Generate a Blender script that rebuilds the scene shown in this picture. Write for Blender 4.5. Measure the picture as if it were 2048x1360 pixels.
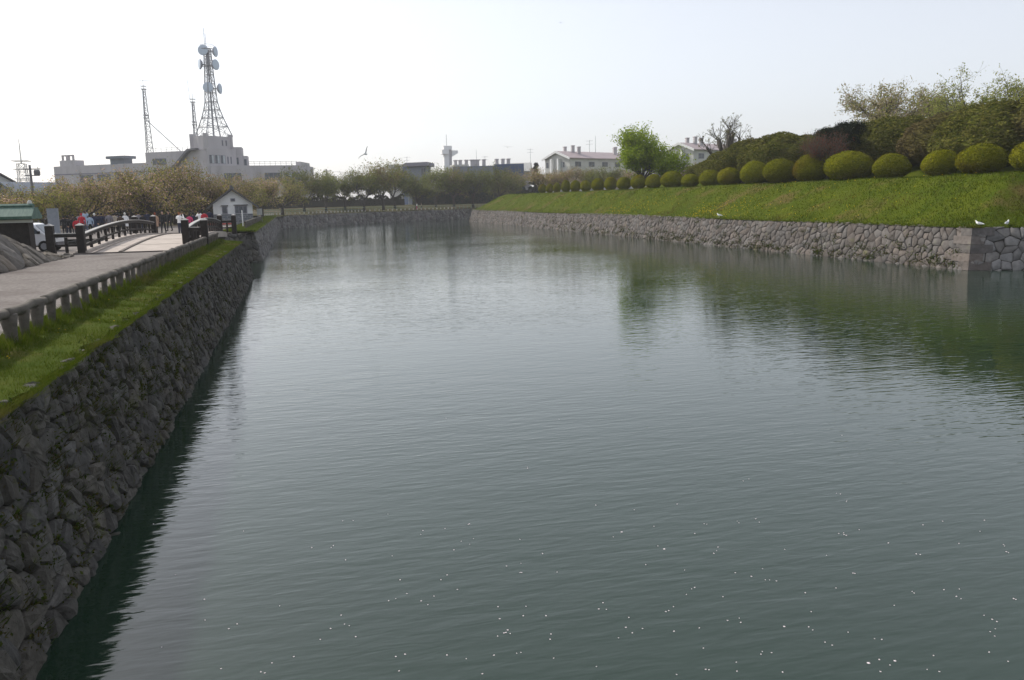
import bpy, bmesh, math, random
import numpy as np
from mathutils import Vector, Matrix
from mathutils.geometry import tessellate_polygon

for o in list(bpy.data.objects):
    bpy.data.objects.remove(o, do_unlink=True)
SC = bpy.context.scene
COL = SC.collection
rad = math.radians

# ------------------------------------------------------------------ camera
FPX, YAW, PITCH, ROLL = 1650.0, rad(14.4), rad(-9.67), rad(1.15)
CAMP = Vector((0, 0, 4.6))
FW = Vector((math.sin(YAW) * math.cos(PITCH), math.cos(YAW) * math.cos(PITCH), math.sin(PITCH)))
_r = Vector((math.cos(YAW), -math.sin(YAW), 0)); _u = _r.cross(FW)
RT = _r * math.cos(ROLL) - _u * math.sin(ROLL)
UP = _u * math.cos(ROLL) + _r * math.sin(ROLL)
cd = bpy.data.cameras.new('camera'); cam = bpy.data.objects.new('camera', cd); COL.objects.link(cam)
cd.sensor_width = 36; cd.lens = FPX / 2048 * 36; cd.clip_start = .1; cd.clip_end = 6000
M = Matrix((RT, UP, -FW)).transposed().to_4x4(); M.translation = CAMP
cam.matrix_world = M
SC.camera = cam

# ------------------------------------------------------------------ sky, sun, exposure
SUN_AZ = rad(-43)          # measured from +Y towards +X; negative = to the left
SUN_EL = rad(40)
w = bpy.data.worlds.new('World'); SC.world = w; w.use_nodes = True
nt = w.node_tree; nt.nodes.clear()
sky = nt.nodes.new('ShaderNodeTexSky'); sky.sky_type = 'NISHITA'; sky.sun_disc = False
sky.sun_elevation = SUN_EL; sky.sun_rotation = SUN_AZ
sky.air_density = 1.0; sky.dust_density = 2.0; sky.ozone_density = 1.0; sky.altitude = 20
hs = nt.nodes.new('ShaderNodeHueSaturation'); hs.inputs['Saturation'].default_value = .44
hz = nt.nodes.new('ShaderNodeMix'); hz.data_type = 'RGBA'; hz.inputs[0].default_value = .25; hz.inputs[7].default_value = (6.8, 6.9, 7.6, 1)   # even milky haze over the whole sky
bgn = nt.nodes.new('ShaderNodeBackground'); bgn.inputs[1].default_value = .15
wo = nt.nodes.new('ShaderNodeOutputWorld')
nt.links.new(sky.outputs[0], hs.inputs['Color']); nt.links.new(hs.outputs[0], hz.inputs[6]); nt.links.new(hz.outputs[2], bgn.inputs[0]); nt.links.new(bgn.outputs[0], wo.inputs[0])
sl = bpy.data.lights.new('sun', 'SUN'); sl.energy = 3.3; sl.angle = rad(2.5); sl.color = (1, .94, .84)
so = bpy.data.objects.new('sun', sl); COL.objects.link(so)
sdir = Vector((math.sin(SUN_AZ) * math.cos(SUN_EL), math.cos(SUN_AZ) * math.cos(SUN_EL), math.sin(SUN_EL)))
so.rotation_euler = sdir.to_track_quat('Z', 'Y').to_euler()
so.location = (-60, 60, 90)
vs = SC.view_settings; vs.view_transform = 'Standard'; vs.look = 'None'; vs.exposure = .24; vs.gamma = 1; vs.use_curve_mapping = False
SC.render.engine = 'CYCLES'
SC.cycles.use_denoising = True
SC.cycles.max_bounces = 6; SC.cycles.transparent_max_bounces = 6
SC.cycles.volume_bounces = 0

# ------------------------------------------------------------------ helpers
def tag(o, label=None, cat=None, group=None, kind=None):
    if label: o['label'] = label
    if cat: o['category'] = cat
    if group: o['group'] = group
    if kind: o['kind'] = kind
    return o

def empty(name, loc=(0, 0, 0), label=None, cat=None, group=None, rz=0):
    o = bpy.data.objects.new(name, None); COL.objects.link(o)
    o.location = loc; o.rotation_euler = (0, 0, rz); o.empty_display_size = .2
    return tag(o, label, cat, group, 'thing' if cat else None)

def link(name, me, mats=None, parent=None, world=True):
    """world=True: mesh vertices are in world space although the object has a (translated) parent"""
    o = bpy.data.objects.new(name, me); COL.objects.link(o)
    if mats is not None:
        for m in (mats if isinstance(mats, (list, tuple)) else [mats]): me.materials.append(m)
    if parent is not None:
        o.parent = parent
        if world and parent.parent is None: o.matrix_parent_inverse = Matrix.Translation(-parent.location)
    return o

def copy_tree(o, parent=None):
    c = o.copy(); COL.objects.link(c)
    if parent is not None:
        c.parent = parent; c.matrix_parent_inverse = o.matrix_parent_inverse.copy()
    for ch in o.children: copy_tree(ch, c)
    return c

class MB:
    def __init__(s): s.v = []; s.f = []; s.mi = []
    def add(s, vs, fs, mi=0):
        n = len(s.v); s.v += [tuple(v) for v in vs]; s.f += [tuple(i + n for i in f) for f in fs]; s.mi += [mi] * len(fs)
        return s
    def box(s, c, d, rz=0, mi=0, rx=0):
        x, y, z = d[0] / 2, d[1] / 2, d[2] / 2
        R = Matrix.Rotation(rz, 3, 'Z') @ Matrix.Rotation(rx, 3, 'X'); c = Vector(c)
        vs = [c + R @ Vector(p) for p in ((-x,-y,-z),(x,-y,-z),(x,y,-z),(-x,y,-z),(-x,-y,z),(x,-y,z),(x,y,z),(-x,y,z))]
        return s.add(vs, [(0,3,2,1),(4,5,6,7),(0,1,5,4),(1,2,6,5),(2,3,7,6),(3,0,4,7)], mi)
    def prism(s, poly, z0, z1, mi=0):
        n = len(poly)
        a = sum(poly[i][0] * poly[(i+1) % n][1] - poly[(i+1) % n][0] * poly[i][1] for i in range(n))
        if a < 0: poly = poly[::-1]
        vs = [(p[0], p[1], z0) for p in poly] + [(p[0], p[1], z1) for p in poly]
        return s.add(vs, [tuple(range(n-1, -1, -1)), tuple(range(n, 2*n))] + [(i, (i+1) % n, n + (i+1) % n, n + i) for i in range(n)], mi)
    def extr(s, prof, A, U, V, N, th, mi=0):
        """profile (u,v) in plane A + u U + v V, extruded along N by th"""
        A, U, V, N = Vector(A), Vector(U), Vector(V), Vector(N); n = len(prof)
        p0 = [A + U * u + V * v for u, v in prof]; p1 = [p + N * th for p in p0]
        return s.add(p0 + p1, [tuple(range(n-1, -1, -1)), tuple(range(n, 2*n))] + [(i, (i+1) % n, n + (i+1) % n, n + i) for i in range(n)], mi)
    def tube(s, pts, rs, n=6, mi=0, cap=True):
        pts = [Vector(p) for p in pts]
        if not isinstance(rs, (list, tuple)): rs = [rs] * len(pts)
        base = len(s.v); k = len(pts)
        for i, p in enumerate(pts):
            d = (pts[min(i+1, k-1)] - pts[max(i-1, 0)]).normalized()
            a = Vector((0, 0, 1)) if abs(d.z) < .9 else Vector((1, 0, 0))
            x = d.cross(a).normalized(); y = d.cross(x)
            for j in range(n):
                t = 2 * math.pi * j / n
                s.v.append(tuple(p + (x * math.cos(t) + y * math.sin(t)) * rs[i]))
        for i in range(k-1):
            for j in range(n):
                a, b = base + i*n + j, base + i*n + (j+1) % n
                s.f.append((a, b, b + n, a + n)); s.mi.append(mi)
        if cap:
            s.f.append(tuple(base + j for j in range(n-1, -1, -1))); s.mi.append(mi)
            s.f.append(tuple(base + (k-1)*n + j for j in range(n))); s.mi.append(mi)
        return s
    def ball(s, c, r, nu=10, nv=7, mi=0):
        c = Vector(c); r = Vector((r, r, r)) if isinstance(r, (int, float)) else Vector(r); base = len(s.v)
        for i in range(nv + 1):
            ph = math.pi * i / nv
            for j in range(nu):
                t = 2 * math.pi * j / nu
                s.v.append((c.x + r.x * math.sin(ph) * math.cos(t), c.y + r.y * math.sin(ph) * math.sin(t), c.z + r.z * math.cos(ph)))
        for i in range(nv):
            for j in range(nu):
                a, b = base + i*nu + j, base + i*nu + (j+1) % nu
                s.f.append((a, a + nu, b + nu, b)); s.mi.append(mi)
        return s
    def mesh(s, name, smooth=False):
        me = bpy.data.meshes.new(name); me.from_pydata(s.v, [], s.f)
        me.polygons.foreach_set('material_index', s.mi)
        if smooth: me.polygons.foreach_set('use_smooth', [True] * len(s.f))
        me.update(); return me
    def build(s, name, mats, parent=None, smooth=False, world=True):
        return link(name, s.mesh(name, smooth), mats, parent, world)

def quads_mesh(name, V, k=4, smooth=False, normals=None):
    """V: (n,k,3) array of separate faces"""
    V = np.asarray(V, dtype=np.float32); n = V.shape[0]
    me = bpy.data.meshes.new(name)
    me.vertices.add(n * k); me.vertices.foreach_set('co', V.reshape(-1))
    me.loops.add(n * k); me.loops.foreach_set('vertex_index', np.arange(n * k, dtype=np.int32))
    me.polygons.add(n); me.polygons.foreach_set('loop_start', np.arange(0, n * k, k, dtype=np.int32))
    me.polygons.foreach_set('loop_total', np.full(n, k, dtype=np.int32))
    me.update(calc_edges=True)
    return me

def leaf_quads(P, N, size, rng, tilt=.7, aspect=.6, drop=0):
    """P,N (n,3): leaf faces at P, facing roughly N"""
    n = len(P)
    N = N + rng.normal(0, tilt, (n, 3)); N /= np.linalg.norm(N, axis=1)[:, None] + 1e-9
    a = rng.normal(0, 1, (n, 3)); T = np.cross(N, a); T /= np.linalg.norm(T, axis=1)[:, None] + 1e-9
    B = np.cross(N, T)
    s = (size * rng.uniform(.6, 1.3, n))[:, None]
    A = T * s; Bq = B * s * aspect
    return np.stack([P - A, P - Bq * .9 + A * .1, P + A, P + Bq], 1)

# ------------------------------------------------------------------ materials
def newmat(name):
    m = bpy.data.materials.new(name); m.use_nodes = True; n = m.node_tree; n.nodes.clear()
    out = n.nodes.new('ShaderNodeOutputMaterial'); return m, n, out

def N_(n, t, **kw):
    x = n.nodes.new(t)
    for k, v in kw.items():
        if k in x.inputs: x.inputs[k].default_value = v
        else: setattr(x, k, v)
    return x

def rgb(c): return (c[0], c[1], c[2], 1)

def mat(name, c1, c2=None, scale=2.0, rough=.8, bump=0, bscale=None, spec=.3, metal=0, c3=None, s3=.3, t3=(.55, .7), vary=0, detail=4, stretch=(1, 1, 1), bdist=.02):
    """noise-mixed colour c1..c2, blotches of c3, per-piece value variation, bump"""
    m, n, out = newmat(name); L = n.links.new
    p = N_(n, 'ShaderNodeBsdfPrincipled', Roughness=rough, Metallic=metal); p.inputs['Specular IOR Level'].default_value = spec
    L(p.outputs[0], out.inputs[0])
    tc = N_(n, 'ShaderNodeTexCoord'); mp = N_(n, 'ShaderNodeMapping'); mp.inputs['Scale'].default_value = stretch
    L(tc.outputs['Object'], mp.inputs[0])
    col = None
    if c2:
        nz = N_(n, 'ShaderNodeTexNoise', Scale=scale, Detail=detail, Roughness=.6); L(mp.outputs[0], nz.inputs['Vector'])
        r = N_(n, 'ShaderNodeValToRGB'); r.color_ramp.elements[0].position = .33; r.color_ramp.elements[1].position = .67
        r.color_ramp.elements[0].color = rgb(c1); r.color_ramp.elements[1].color = rgb(c2)
        L(nz.outputs[0], r.inputs[0]); col = r.outputs[0]
    if c3:
        nz = N_(n, 'ShaderNodeTexNoise', Scale=s3, Detail=5, Roughness=.65); L(mp.outputs[0], nz.inputs['Vector'])
        r = N_(n, 'ShaderNodeMapRange'); r.inputs['From Min'].default_value = t3[0]; r.inputs['From Max'].default_value = t3[1]
        L(nz.outputs[0], r.inputs[0])
        mx = N_(n, 'ShaderNodeMix', data_type='RGBA'); mx.inputs[7].default_value = rgb(c3)
        L(r.outputs[0], mx.inputs[0])
        if col: L(col, mx.inputs[6])
        else: mx.inputs[6].default_value = rgb(c1)
        col = mx.outputs[2]
    if vary:
        oi = N_(n, 'ShaderNodeObjectInfo'); ge = N_(n, 'ShaderNodeNewGeometry')
        ad = N_(n, 'ShaderNodeMath', operation='ADD'); L(oi.outputs['Random'], ad.inputs[0]); L(ge.outputs['Random Per Island'], ad.inputs[1])
        fr = N_(n, 'ShaderNodeMath', operation='FRACT'); L(ad.outputs[0], fr.inputs[0])
        mr = N_(n, 'ShaderNodeMapRange'); mr.inputs['To Min'].default_value = 1 - vary; mr.inputs['To Max'].default_value = 1 + vary
        L(fr.outputs[0], mr.inputs[0])
        h = N_(n, 'ShaderNodeHueSaturation'); L(mr.outputs[0], h.inputs['Value'])
        f2 = N_(n, 'ShaderNodeMath', operation='MULTIPLY'); f2.inputs[1].default_value = 7.31; L(fr.outputs[0], f2.inputs[0])
        f3 = N_(n, 'ShaderNodeMath', operation='FRACT'); L(f2.outputs[0], f3.inputs[0])
        m3 = N_(n, 'ShaderNodeMapRange'); m3.inputs['To Min'].default_value = .6; m3.inputs['To Max'].default_value = 1.5; L(f3.outputs[0], m3.inputs[0]); L(m3.outputs[0], h.inputs['Saturation'])
        if col: L(col, h.inputs['Color'])
        else: h.inputs['Color'].default_value = rgb(c1)
        col = h.outputs[0]
    if col: L(col, p.inputs['Base Color'])
    else: p.inputs['Base Color'].default_value = rgb(c1)
    if bump:
        nz = N_(n, 'ShaderNodeTexNoise', Scale=bscale or scale * 4, Detail=6, Roughness=.6); L(mp.outputs[0], nz.inputs['Vector'])
        b = N_(n, 'ShaderNodeBump', Strength=bump, Distance=bdist); L(nz.outputs[0], b.inputs['Height']); L(b.outputs[0], p.inputs['Normal'])
    return m

def leafmat(name, cols, trans=.35, pscale=0, pcol=None, pth=(.5, .65), rough=.7):
    """cols: colours picked per leaf; optional patches of pcol by noise in space"""
    m, n, out = newmat(name); L = n.links.new
    ge = N_(n, 'ShaderNodeNewGeometry'); oi = N_(n, 'ShaderNodeObjectInfo')
    r = N_(n, 'ShaderNodeValToRGB'); e = r.color_ramp.elements
    while len(e) < len(cols): e.new(.5)
    for i, c in enumerate(cols): e[i].position = i / max(1, len(cols) - 1); e[i].color = rgb(c)
    L(ge.outputs['Random Per Island'], r.inputs[0]); col = r.outputs[0]
    if pcol:
        tc = N_(n, 'ShaderNodeTexCoord'); nz = N_(n, 'ShaderNodeTexNoise', Scale=pscale, Detail=3)
        ad = N_(n, 'ShaderNodeVectorMath', operation='ADD'); L(tc.outputs['Object'], ad.inputs[0]); L(oi.outputs['Location'], ad.inputs[1])
        L(ad.outputs[0], nz.inputs['Vector'])
        mr = N_(n, 'ShaderNodeMapRange'); mr.inputs['From Min'].default_value = pth[0]; mr.inputs['From Max'].default_value = pth[1]; L(nz.outputs[0], mr.inputs[0])
        mx = N_(n, 'ShaderNodeMix', data_type='RGBA'); mx.inputs[7].default_value = rgb(pcol); L(mr.outputs[0], mx.inputs[0]); L(col, mx.inputs[6]); col = mx.outputs[2]
    h = N_(n, 'ShaderNodeHueSaturation'); L(col, h.inputs['Color'])
    mr = N_(n, 'ShaderNodeMapRange'); mr.inputs['To Min'].default_value = .82; mr.inputs['To Max'].default_value = 1.18; L(oi.outputs['Random'], mr.inputs[0]); L(mr.outputs[0], h.inputs['Value'])
    d = N_(n, 'ShaderNodeBsdfDiffuse'); t = N_(n, 'ShaderNodeBsdfTranslucent'); mxs = N_(n, 'ShaderNodeMixShader'); mxs.inputs[0].default_value = trans
    L(h.outputs[0], d.inputs[0]); L(h.outputs[0], t.inputs[0]); L(d.outputs[0], mxs.inputs[1]); L(t.outputs[0], mxs.inputs[2]); L(mxs.outputs[0], out.inputs[0])
    return m

MT = {}
def water_mat():
    m, n, out = newmat('moat_water'); L = n.links.new
    p = N_(n, 'ShaderNodeBsdfPrincipled', Roughness=.03); p.inputs['IOR'].default_value = 1.5
    p.inputs['Specular IOR Level'].default_value = .5
    L(p.outputs[0], out.inputs[0])
    tc = N_(n, 'ShaderNodeTexCoord')
    nz = N_(n, 'ShaderNodeTexNoise', Scale=.06, Detail=3); L(tc.outputs['Object'], nz.inputs['Vector'])
    r = N_(n, 'ShaderNodeValToRGB'); r.color_ramp.elements[0].position = .35; r.color_ramp.elements[1].position = .7
    r.color_ramp.elements[0].color = (.013, .029, .018, 1); r.color_ramp.elements[1].color = (.018, .036, .023, 1); L(nz.outputs[0], r.inputs[0]); L(r.outputs[0], p.inputs['Base Color'])
    def wave(rot, sc, scale, detail, dist=0):
        mp = N_(n, 'ShaderNodeMapping'); mp.inputs['Rotation'].default_value = (0, 0, rot); mp.inputs['Scale'].default_value = sc
        L(tc.outputs['Object'], mp.inputs[0])
        z = N_(n, 'ShaderNodeTexNoise', Scale=scale, Detail=detail, Distortion=dist, Roughness=.5); L(mp.outputs[0], z.inputs['Vector']); return z.outputs[0]
    a = wave(rad(17), (.26, 1, 1), 6.0, 2, .3)
    b = wave(rad(8), (.35, 1, 1), 1.5, 1, .2)
    c = wave(rad(-25), (.5, 1, 1), 9, 1)
    # patches of wind: calm and rippled water
    g = N_(n, 'ShaderNodeTexNoise', Scale=.09, Detail=2); mpg = N_(n, 'ShaderNodeMapping'); mpg.inputs['Scale'].default_value = (.6, 1, 1)
    L(tc.outputs['Object'], mpg.inputs[0]); L(mpg.outputs[0], g.inputs['Vector'])
    gr = N_(n, 'ShaderNodeMapRange'); gr.inputs['From Min'].default_value = .35; gr.inputs['From Max'].default_value = .65; gr.inputs['To Min'].default_value = .45; gr.inputs['To Max'].default_value = 1; L(g.outputs[0], gr.inputs[0])
    def mul(x, k):
        q = N_(n, 'ShaderNodeMath', operation='MULTIPLY'); L(x, q.inputs[0])
        if isinstance(k, (int, float)): q.inputs[1].default_value = k
        else: L(k, q.inputs[1])
        return q.outputs[0]
    def add(x, y):
        q = N_(n, 'ShaderNodeMath', operation='ADD'); L(x, q.inputs[0]); L(y, q.inputs[1]); return q.outputs[0]
    hgt = mul(add(add(mul(a, .58), mul(b, .55)), mul(c, .12)), gr.outputs[0])
    bp = N_(n, 'ShaderNodeBump', Strength=1.0, Distance=.021); L(hgt, bp.inputs['Height']); L(bp.outputs[0], p.inputs['Normal'])
    return m

MT['water'] = water_mat()
MT['gravel'] = mat('path_gravel', (.15, .135, .125), (.25, .228, .212), scale=9, rough=.95, bump=.5, bscale=40, c3=(.125, .108, .10), s3=.45, t3=(.48, .72), spec=.04)
MT['soil'] = mat('park_ground', (.075, .066, .036), (.055, .062, .022), scale=.35, rough=1, bump=.6, bscale=6, c3=(.12, .10, .07), s3=.12, t3=(.5, .62), spec=.04)
MT['turf'] = mat('turf', (.045, .068, .008), (.07, .088, .013), scale=1.2, rough=1, bump=.8, bscale=18, c3=(.125, .105, .035), s3=.7, t3=(.52, .7), spec=.04)
MT['bank'] = mat('bank_turf', (.05, .074, .005), (.08, .098, .007), scale=.5, rough=1, bump=1, bscale=7, c3=(.11, .085, .03), s3=.22, t3=(.54, .68), bdist=.08, spec=.04)
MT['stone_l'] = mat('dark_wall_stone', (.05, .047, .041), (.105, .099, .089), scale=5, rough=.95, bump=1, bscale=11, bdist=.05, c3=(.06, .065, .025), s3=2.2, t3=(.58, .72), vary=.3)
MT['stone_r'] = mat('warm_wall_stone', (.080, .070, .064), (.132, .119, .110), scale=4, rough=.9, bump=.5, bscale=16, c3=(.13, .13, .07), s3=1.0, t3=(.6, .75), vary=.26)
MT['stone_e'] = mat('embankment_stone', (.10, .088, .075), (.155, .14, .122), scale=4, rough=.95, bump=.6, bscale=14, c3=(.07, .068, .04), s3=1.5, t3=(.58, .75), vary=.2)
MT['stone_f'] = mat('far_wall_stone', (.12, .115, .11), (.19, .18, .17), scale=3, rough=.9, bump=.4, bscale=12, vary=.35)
MT['joint'] = mat('wall_joint', (.035, .032, .026), (.055, .05, .035), scale=8, rough=1)
MT['log'] = mat('concrete_log', (.075, .066, .055), (.135, .12, .10), scale=7, rough=.9, bump=.8, bscale=30, c3=(.05, .048, .035), s3=3, t3=(.55, .7), stretch=(1, .35, 1))
MT['timber'] = mat('bridge_timber', (.018, .0145, .013), (.034, .028, .025), scale=6, rough=.7, bump=.3, bscale=20, spec=.2)
MT['railtop'] = mat('pale_rail_top', (.26, .25, .24), (.40, .39, .375), scale=5, rough=.6, bump=.2)  # cap tone, far paler than the rail timber
MT['deck'] = mat('bridge_deck', (.37, .32, .28), (.46, .405, .36), scale=1.5, rough=.9, bump=.2, bscale=30)
MT['seam'] = mat('deck_seam', (.10, .085, .075), (.15, .13, .115), scale=4, rough=.9)
MT['concrete'] = mat('pale_concrete', (.42, .40, .41), (.49, .47, .475), scale=.25, rough=.9, c3=(.36, .34, .35), s3=.4, t3=(.52, .72), stretch=(1, 1, .3))
MT['white'] = mat('white_plaster', (.74, .74, .73), (.80, .80, .79), scale=1.5, rough=.85, c3=(.62, .62, .60), s3=.8, t3=(.6, .8))
MT['offwhite'] = mat('offwhite_wall', (.46, .455, .43), (.53, .525, .50), scale=.5, rough=.85)
MT['greywall'] = mat('grey_wall', (.30, .30, .31), (.36, .36, .37), scale=.6, rough=.85)
MT['bluewall'] = mat('blue_cladding', (.045, .075, .15), (.06, .095, .18), scale=.6, rough=.5)
MT['slatewall'] = mat('slate_cladding', (.14, .165, .20), (.18, .205, .24), scale=.6, rough=.6)
MT['fascia'] = mat('grey_fascia', (.19, .185, .22), (.23, .225, .26), scale=1, rough=.6)
MT['tile'] = mat('dark_roof_tile', (.07, .07, .075), (.12, .12, .125), scale=6, rough=.6, bump=.3)
MT['redroof'] = mat('red_metal_roof', (.33, .27, .27), (.39, .32, .32), scale=.6, rough=.5)  # red paled in the base colour to stand in for grazing sheen
MT['copper'] = mat('green_copper_roof', (.055, .115, .092), (.095, .165, .135), scale=3, rough=.65, bump=.2, stretch=(4, 1, 1))
MT['glass'] = mat('window_glass', (.05, .065, .08), (.08, .10, .115), scale=1, rough=.12, spec=.6)
MT['curtain'] = mat('pale_curtain_glass', (.38, .42, .44), (.5, .53, .54), scale=1, rough=.3)
MT['steel'] = mat('galvanised_steel', (.26, .265, .285), (.33, .335, .355), scale=3, rough=.5, metal=.3)
MT['darksteel'] = mat('weathered_steel', (.12, .12, .13), (.18, .18, .19), scale=3, rough=.6)
MT['dish'] = mat('dish_fabric', (.52, .60, .70), (.58, .66, .75), scale=.6, rough=.6)
MT['dishback'] = mat('dish_back', (.25, .26, .31), (.31, .32, .37), scale=.6, rough=.6)
MT['mono'] = mat('grey_granite', (.20, .22, .25), (.26, .28, .31), scale=4, rough=.6, bump=.1)
MT['brickdk'] = mat('grey_stone_course', (.16, .17, .185), (.23, .24, .255), scale=3, rough=.9, vary=.2)
MT['carwhite'] = mat('white_car_paint', (.72, .73, .75), rough=.25, spec=.5)
MT['rubber'] = mat('tyre_rubber', (.02, .02, .021), rough=.9)
MT['bark'] = mat('cherry_bark', (.035, .03, .027), (.075, .065, .055), scale=6, rough=.95, bump=.6, bscale=14, stretch=(1, 1, .4))
MT['palebark'] = mat('pale_bark', (.06, .053, .045), (.11, .098, .082), scale=5, rough=.95, bump=.5, stretch=(1, 1, .4))
MT['redpaint'] = mat('red_barrier_paint', (.42, .07, .05), (.5, .1, .07), scale=3, rough=.6)
MT['greenrail'] = mat('green_rail_paint', (.10, .16, .125), (.16, .22, .18), scale=3, rough=.6)
MT['gullw'] = mat('white_feathers', (.82, .82, .80), rough=.8)
MT['gullg'] = mat('grey_feathers', (.36, .38, .41), rough=.8)
MT['gullk'] = mat('black_feathers', (.03, .03, .035), rough=.8)
MT['beak'] = mat('yellow_beak', (.6, .42, .05), rough=.5)
MT['petal'] = mat('cherry_petal', (.72, .63, .65), rough=.7)
LF = dict(
    pink=leafmat('cherry_leaf_pinkish', [(.18, .185, .03), (.25, .215, .05), (.35, .225, .165), (.46, .34, .29), (.21, .22, .038), (.29, .22, .08)], .5),
    mix=leafmat('cherry_leaf_olive', [(.14, .17, .024), (.19, .215, .032), (.25, .23, .055), (.33, .23, .14), (.21, .235, .038)], .5, .25, (.25, .185, .11), (.52, .72)),
    green=leafmat('cherry_leaf_green', [(.085, .11, .026), (.13, .155, .034), (.17, .19, .045), (.21, .195, .07)], .5, .22, (.20, .165, .08), (.55, .75)),
    pale=leafmat('pale_cherry_leaf', [(.25, .25, .07), (.34, .29, .15), (.46, .37, .30), (.24, .27, .06), (.30, .27, .10)], .5),
    palegreen=leafmat('pale_green_cherry_leaf', [(.18, .23, .04), (.26, .28, .06), (.32, .30, .11), (.2, .25, .045)], .5),
    bright=leafmat('bright_maple_leaf', [(.15, .23, .012), (.22, .31, .018), (.30, .37, .026), (.17, .26, .014)], .55),
    bush=leafmat('clipped_azalea_leaf', [(.105, .12, .006), (.165, .172, .009), (.22, .212, .014), (.13, .142, .007)], .15, .9, (.15, .108, .015), (.5, .75)),
    azalea=leafmat('loose_azalea_leaf', [(.055, .066, .013), (.095, .105, .019), (.155, .148, .034), (.10, .096, .03)], .25, .5, (.12, .09, .045), (.52, .72)),
    pine=leafmat('dark_pine_needle', [(.010, .018, .010), (.018, .028, .014), (.026, .036, .018)], .1),
    red=leafmat('red_leaf', [(.15, .045, .03), (.21, .07, .045), (.26, .11, .07), (.11, .055, .025)], .45),
    hedge=leafmat('bluegreen_hedge_leaf', [(.014, .03, .026), (.022, .042, .034), (.035, .055, .038)], .15),
    dark=leafmat('dark_hedge_leaf', [(.02, .026, .012), (.032, .04, .017), (.045, .05, .022)], .15),
    tuft=leafmat('grass_blade', [(.035, .062, .005), (.062, .095, .008), (.095, .122, .012), (.05, .08, .006), (.12, .12, .028)], .35, .55, (.11, .092, .03), (.56, .72)),
    bank=leafmat('bank_grass_blade', [(.036, .064, .004), (.065, .097, .006), (.10, .122, .009), (.048, .078, .005), (.125, .12, .022)], .4, .16, (.095, .068, .022), (.57, .68)),
    dand=leafmat('dandelion_yellow', [(.55, .36, .01), (.62, .45, .02)], .3),
    wallplant=leafmat('wall_weed_leaf', [(.03, .05, .01), (.05, .075, .014), (.08, .09, .02), (.09, .06, .025)], .3),
)

# ------------------------------------------------------------------ terrain outline
ZL = 2.4       # level of the left bank
XL, XLT = -2.88, -3.45   # foot and top of left wall
XR, XRT = 37.6, 38.4     # foot and top of right wall
ZR = 2.45
rng = np.random.default_rng(7); random.seed(7)

def nz2(x, y, s=1.0):
    """smooth pseudo noise in about -1..1"""
    x = np.asarray(x, float) * s; y = np.asarray(y, float) * s
    return (np.sin(x * 1.7 + 1.3 * np.sin(y * 1.1 + .5)) + np.sin(y * 2.3 + 1.7 * np.sin(x * .7 + 2.1)) + np.sin((x + y) * 1.13 + 4.2)) / 3

# moat edge (top of walls) on the far and left side, going away from the camera
inlet_near = [(XLT, 54.6), (-6, 53.6), (-12, 53.5), (-42, 58)]
inlet_far = [(-42, 62), (-14, 64.5), (-8, 67.2), (-4.6, 70.2), (-3.4, 71.5)]
far_edge = [(-3.3, 148), (-3.0, 157), (-1.8, 163.5), (1.2, 169.5), (5, 173.8), (17.3, 190.5), (41.5, 207.5), (74, 226), (130, 256)]
notch = [(XLT, -120)] + inlet_near + inlet_far + far_edge + [(190, 256), (190, -120)]
gp = [(-1800, -120)] + notch + [(1800, -120), (1800, 2600), (-1800, 2600)]
def flat_poly(name, poly, z, m, kind='structure', parent=None):
    tri = tessellate_polygon([[Vector((p[0], p[1], 0)) for p in poly]])
    me = bpy.data.meshes.new(name); vs = [(p[0], p[1], z) for p in poly]
    fs = []
    for a, b, c in tri:
        A, B, C = vs[a], vs[b], vs[c]
        s = (B[0]-A[0])*(C[1]-A[1]) - (C[0]-A[0])*(B[1]-A[1])
        fs.append((a, b, c) if s > 0 else (a, c, b))
    me.from_pydata(vs, [], fs); me.update()
    o = link(name, me, m, parent); o['kind'] = kind
    return o
flat_poly('ground', gp, ZL - .14, MT['soil'])
flat_poly('moat_water', [(-60, -120), (195, -120), (195, 270), (-60, 270)], 0, MT['water'])
flat_poly('path', [(-26, -40), (-4.72, -40), (-4.72, 20), (-4.62, 47), (-5.2, 53.2), (-12, 53.2), (-26, 55)], ZL + .02, MT['gravel'])
flat_poly('plaza', [(-26, 64.5), (-14, 65.2), (-8, 68), (-5.0, 70.5), (-4.6, 84), (-4.4, 99), (-10, 101), (-40, 96)], ZL + .02, MT['gravel'])

def grid_mesh(name, X, Y, Z, m, kind='structure'):
    nu, nv = X.shape
    V = np.stack([X, Y, Z], -1).reshape(-1, 3)
    idx = np.arange(nu * nv).reshape(nu, nv)
    F = np.stack([idx[:-1, :-1], idx[1:, :-1], idx[1:, 1:], idx[:-1, 1:]], -1).reshape(-1, 4)
    me = bpy.data.meshes.new(name); me.from_pydata(V.tolist(), [], F.tolist())
    me.polygons.foreach_set('use_smooth', [True] * len(F)); me.update()
    o = link(name, me, m); o['kind'] = kind; return o

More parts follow.
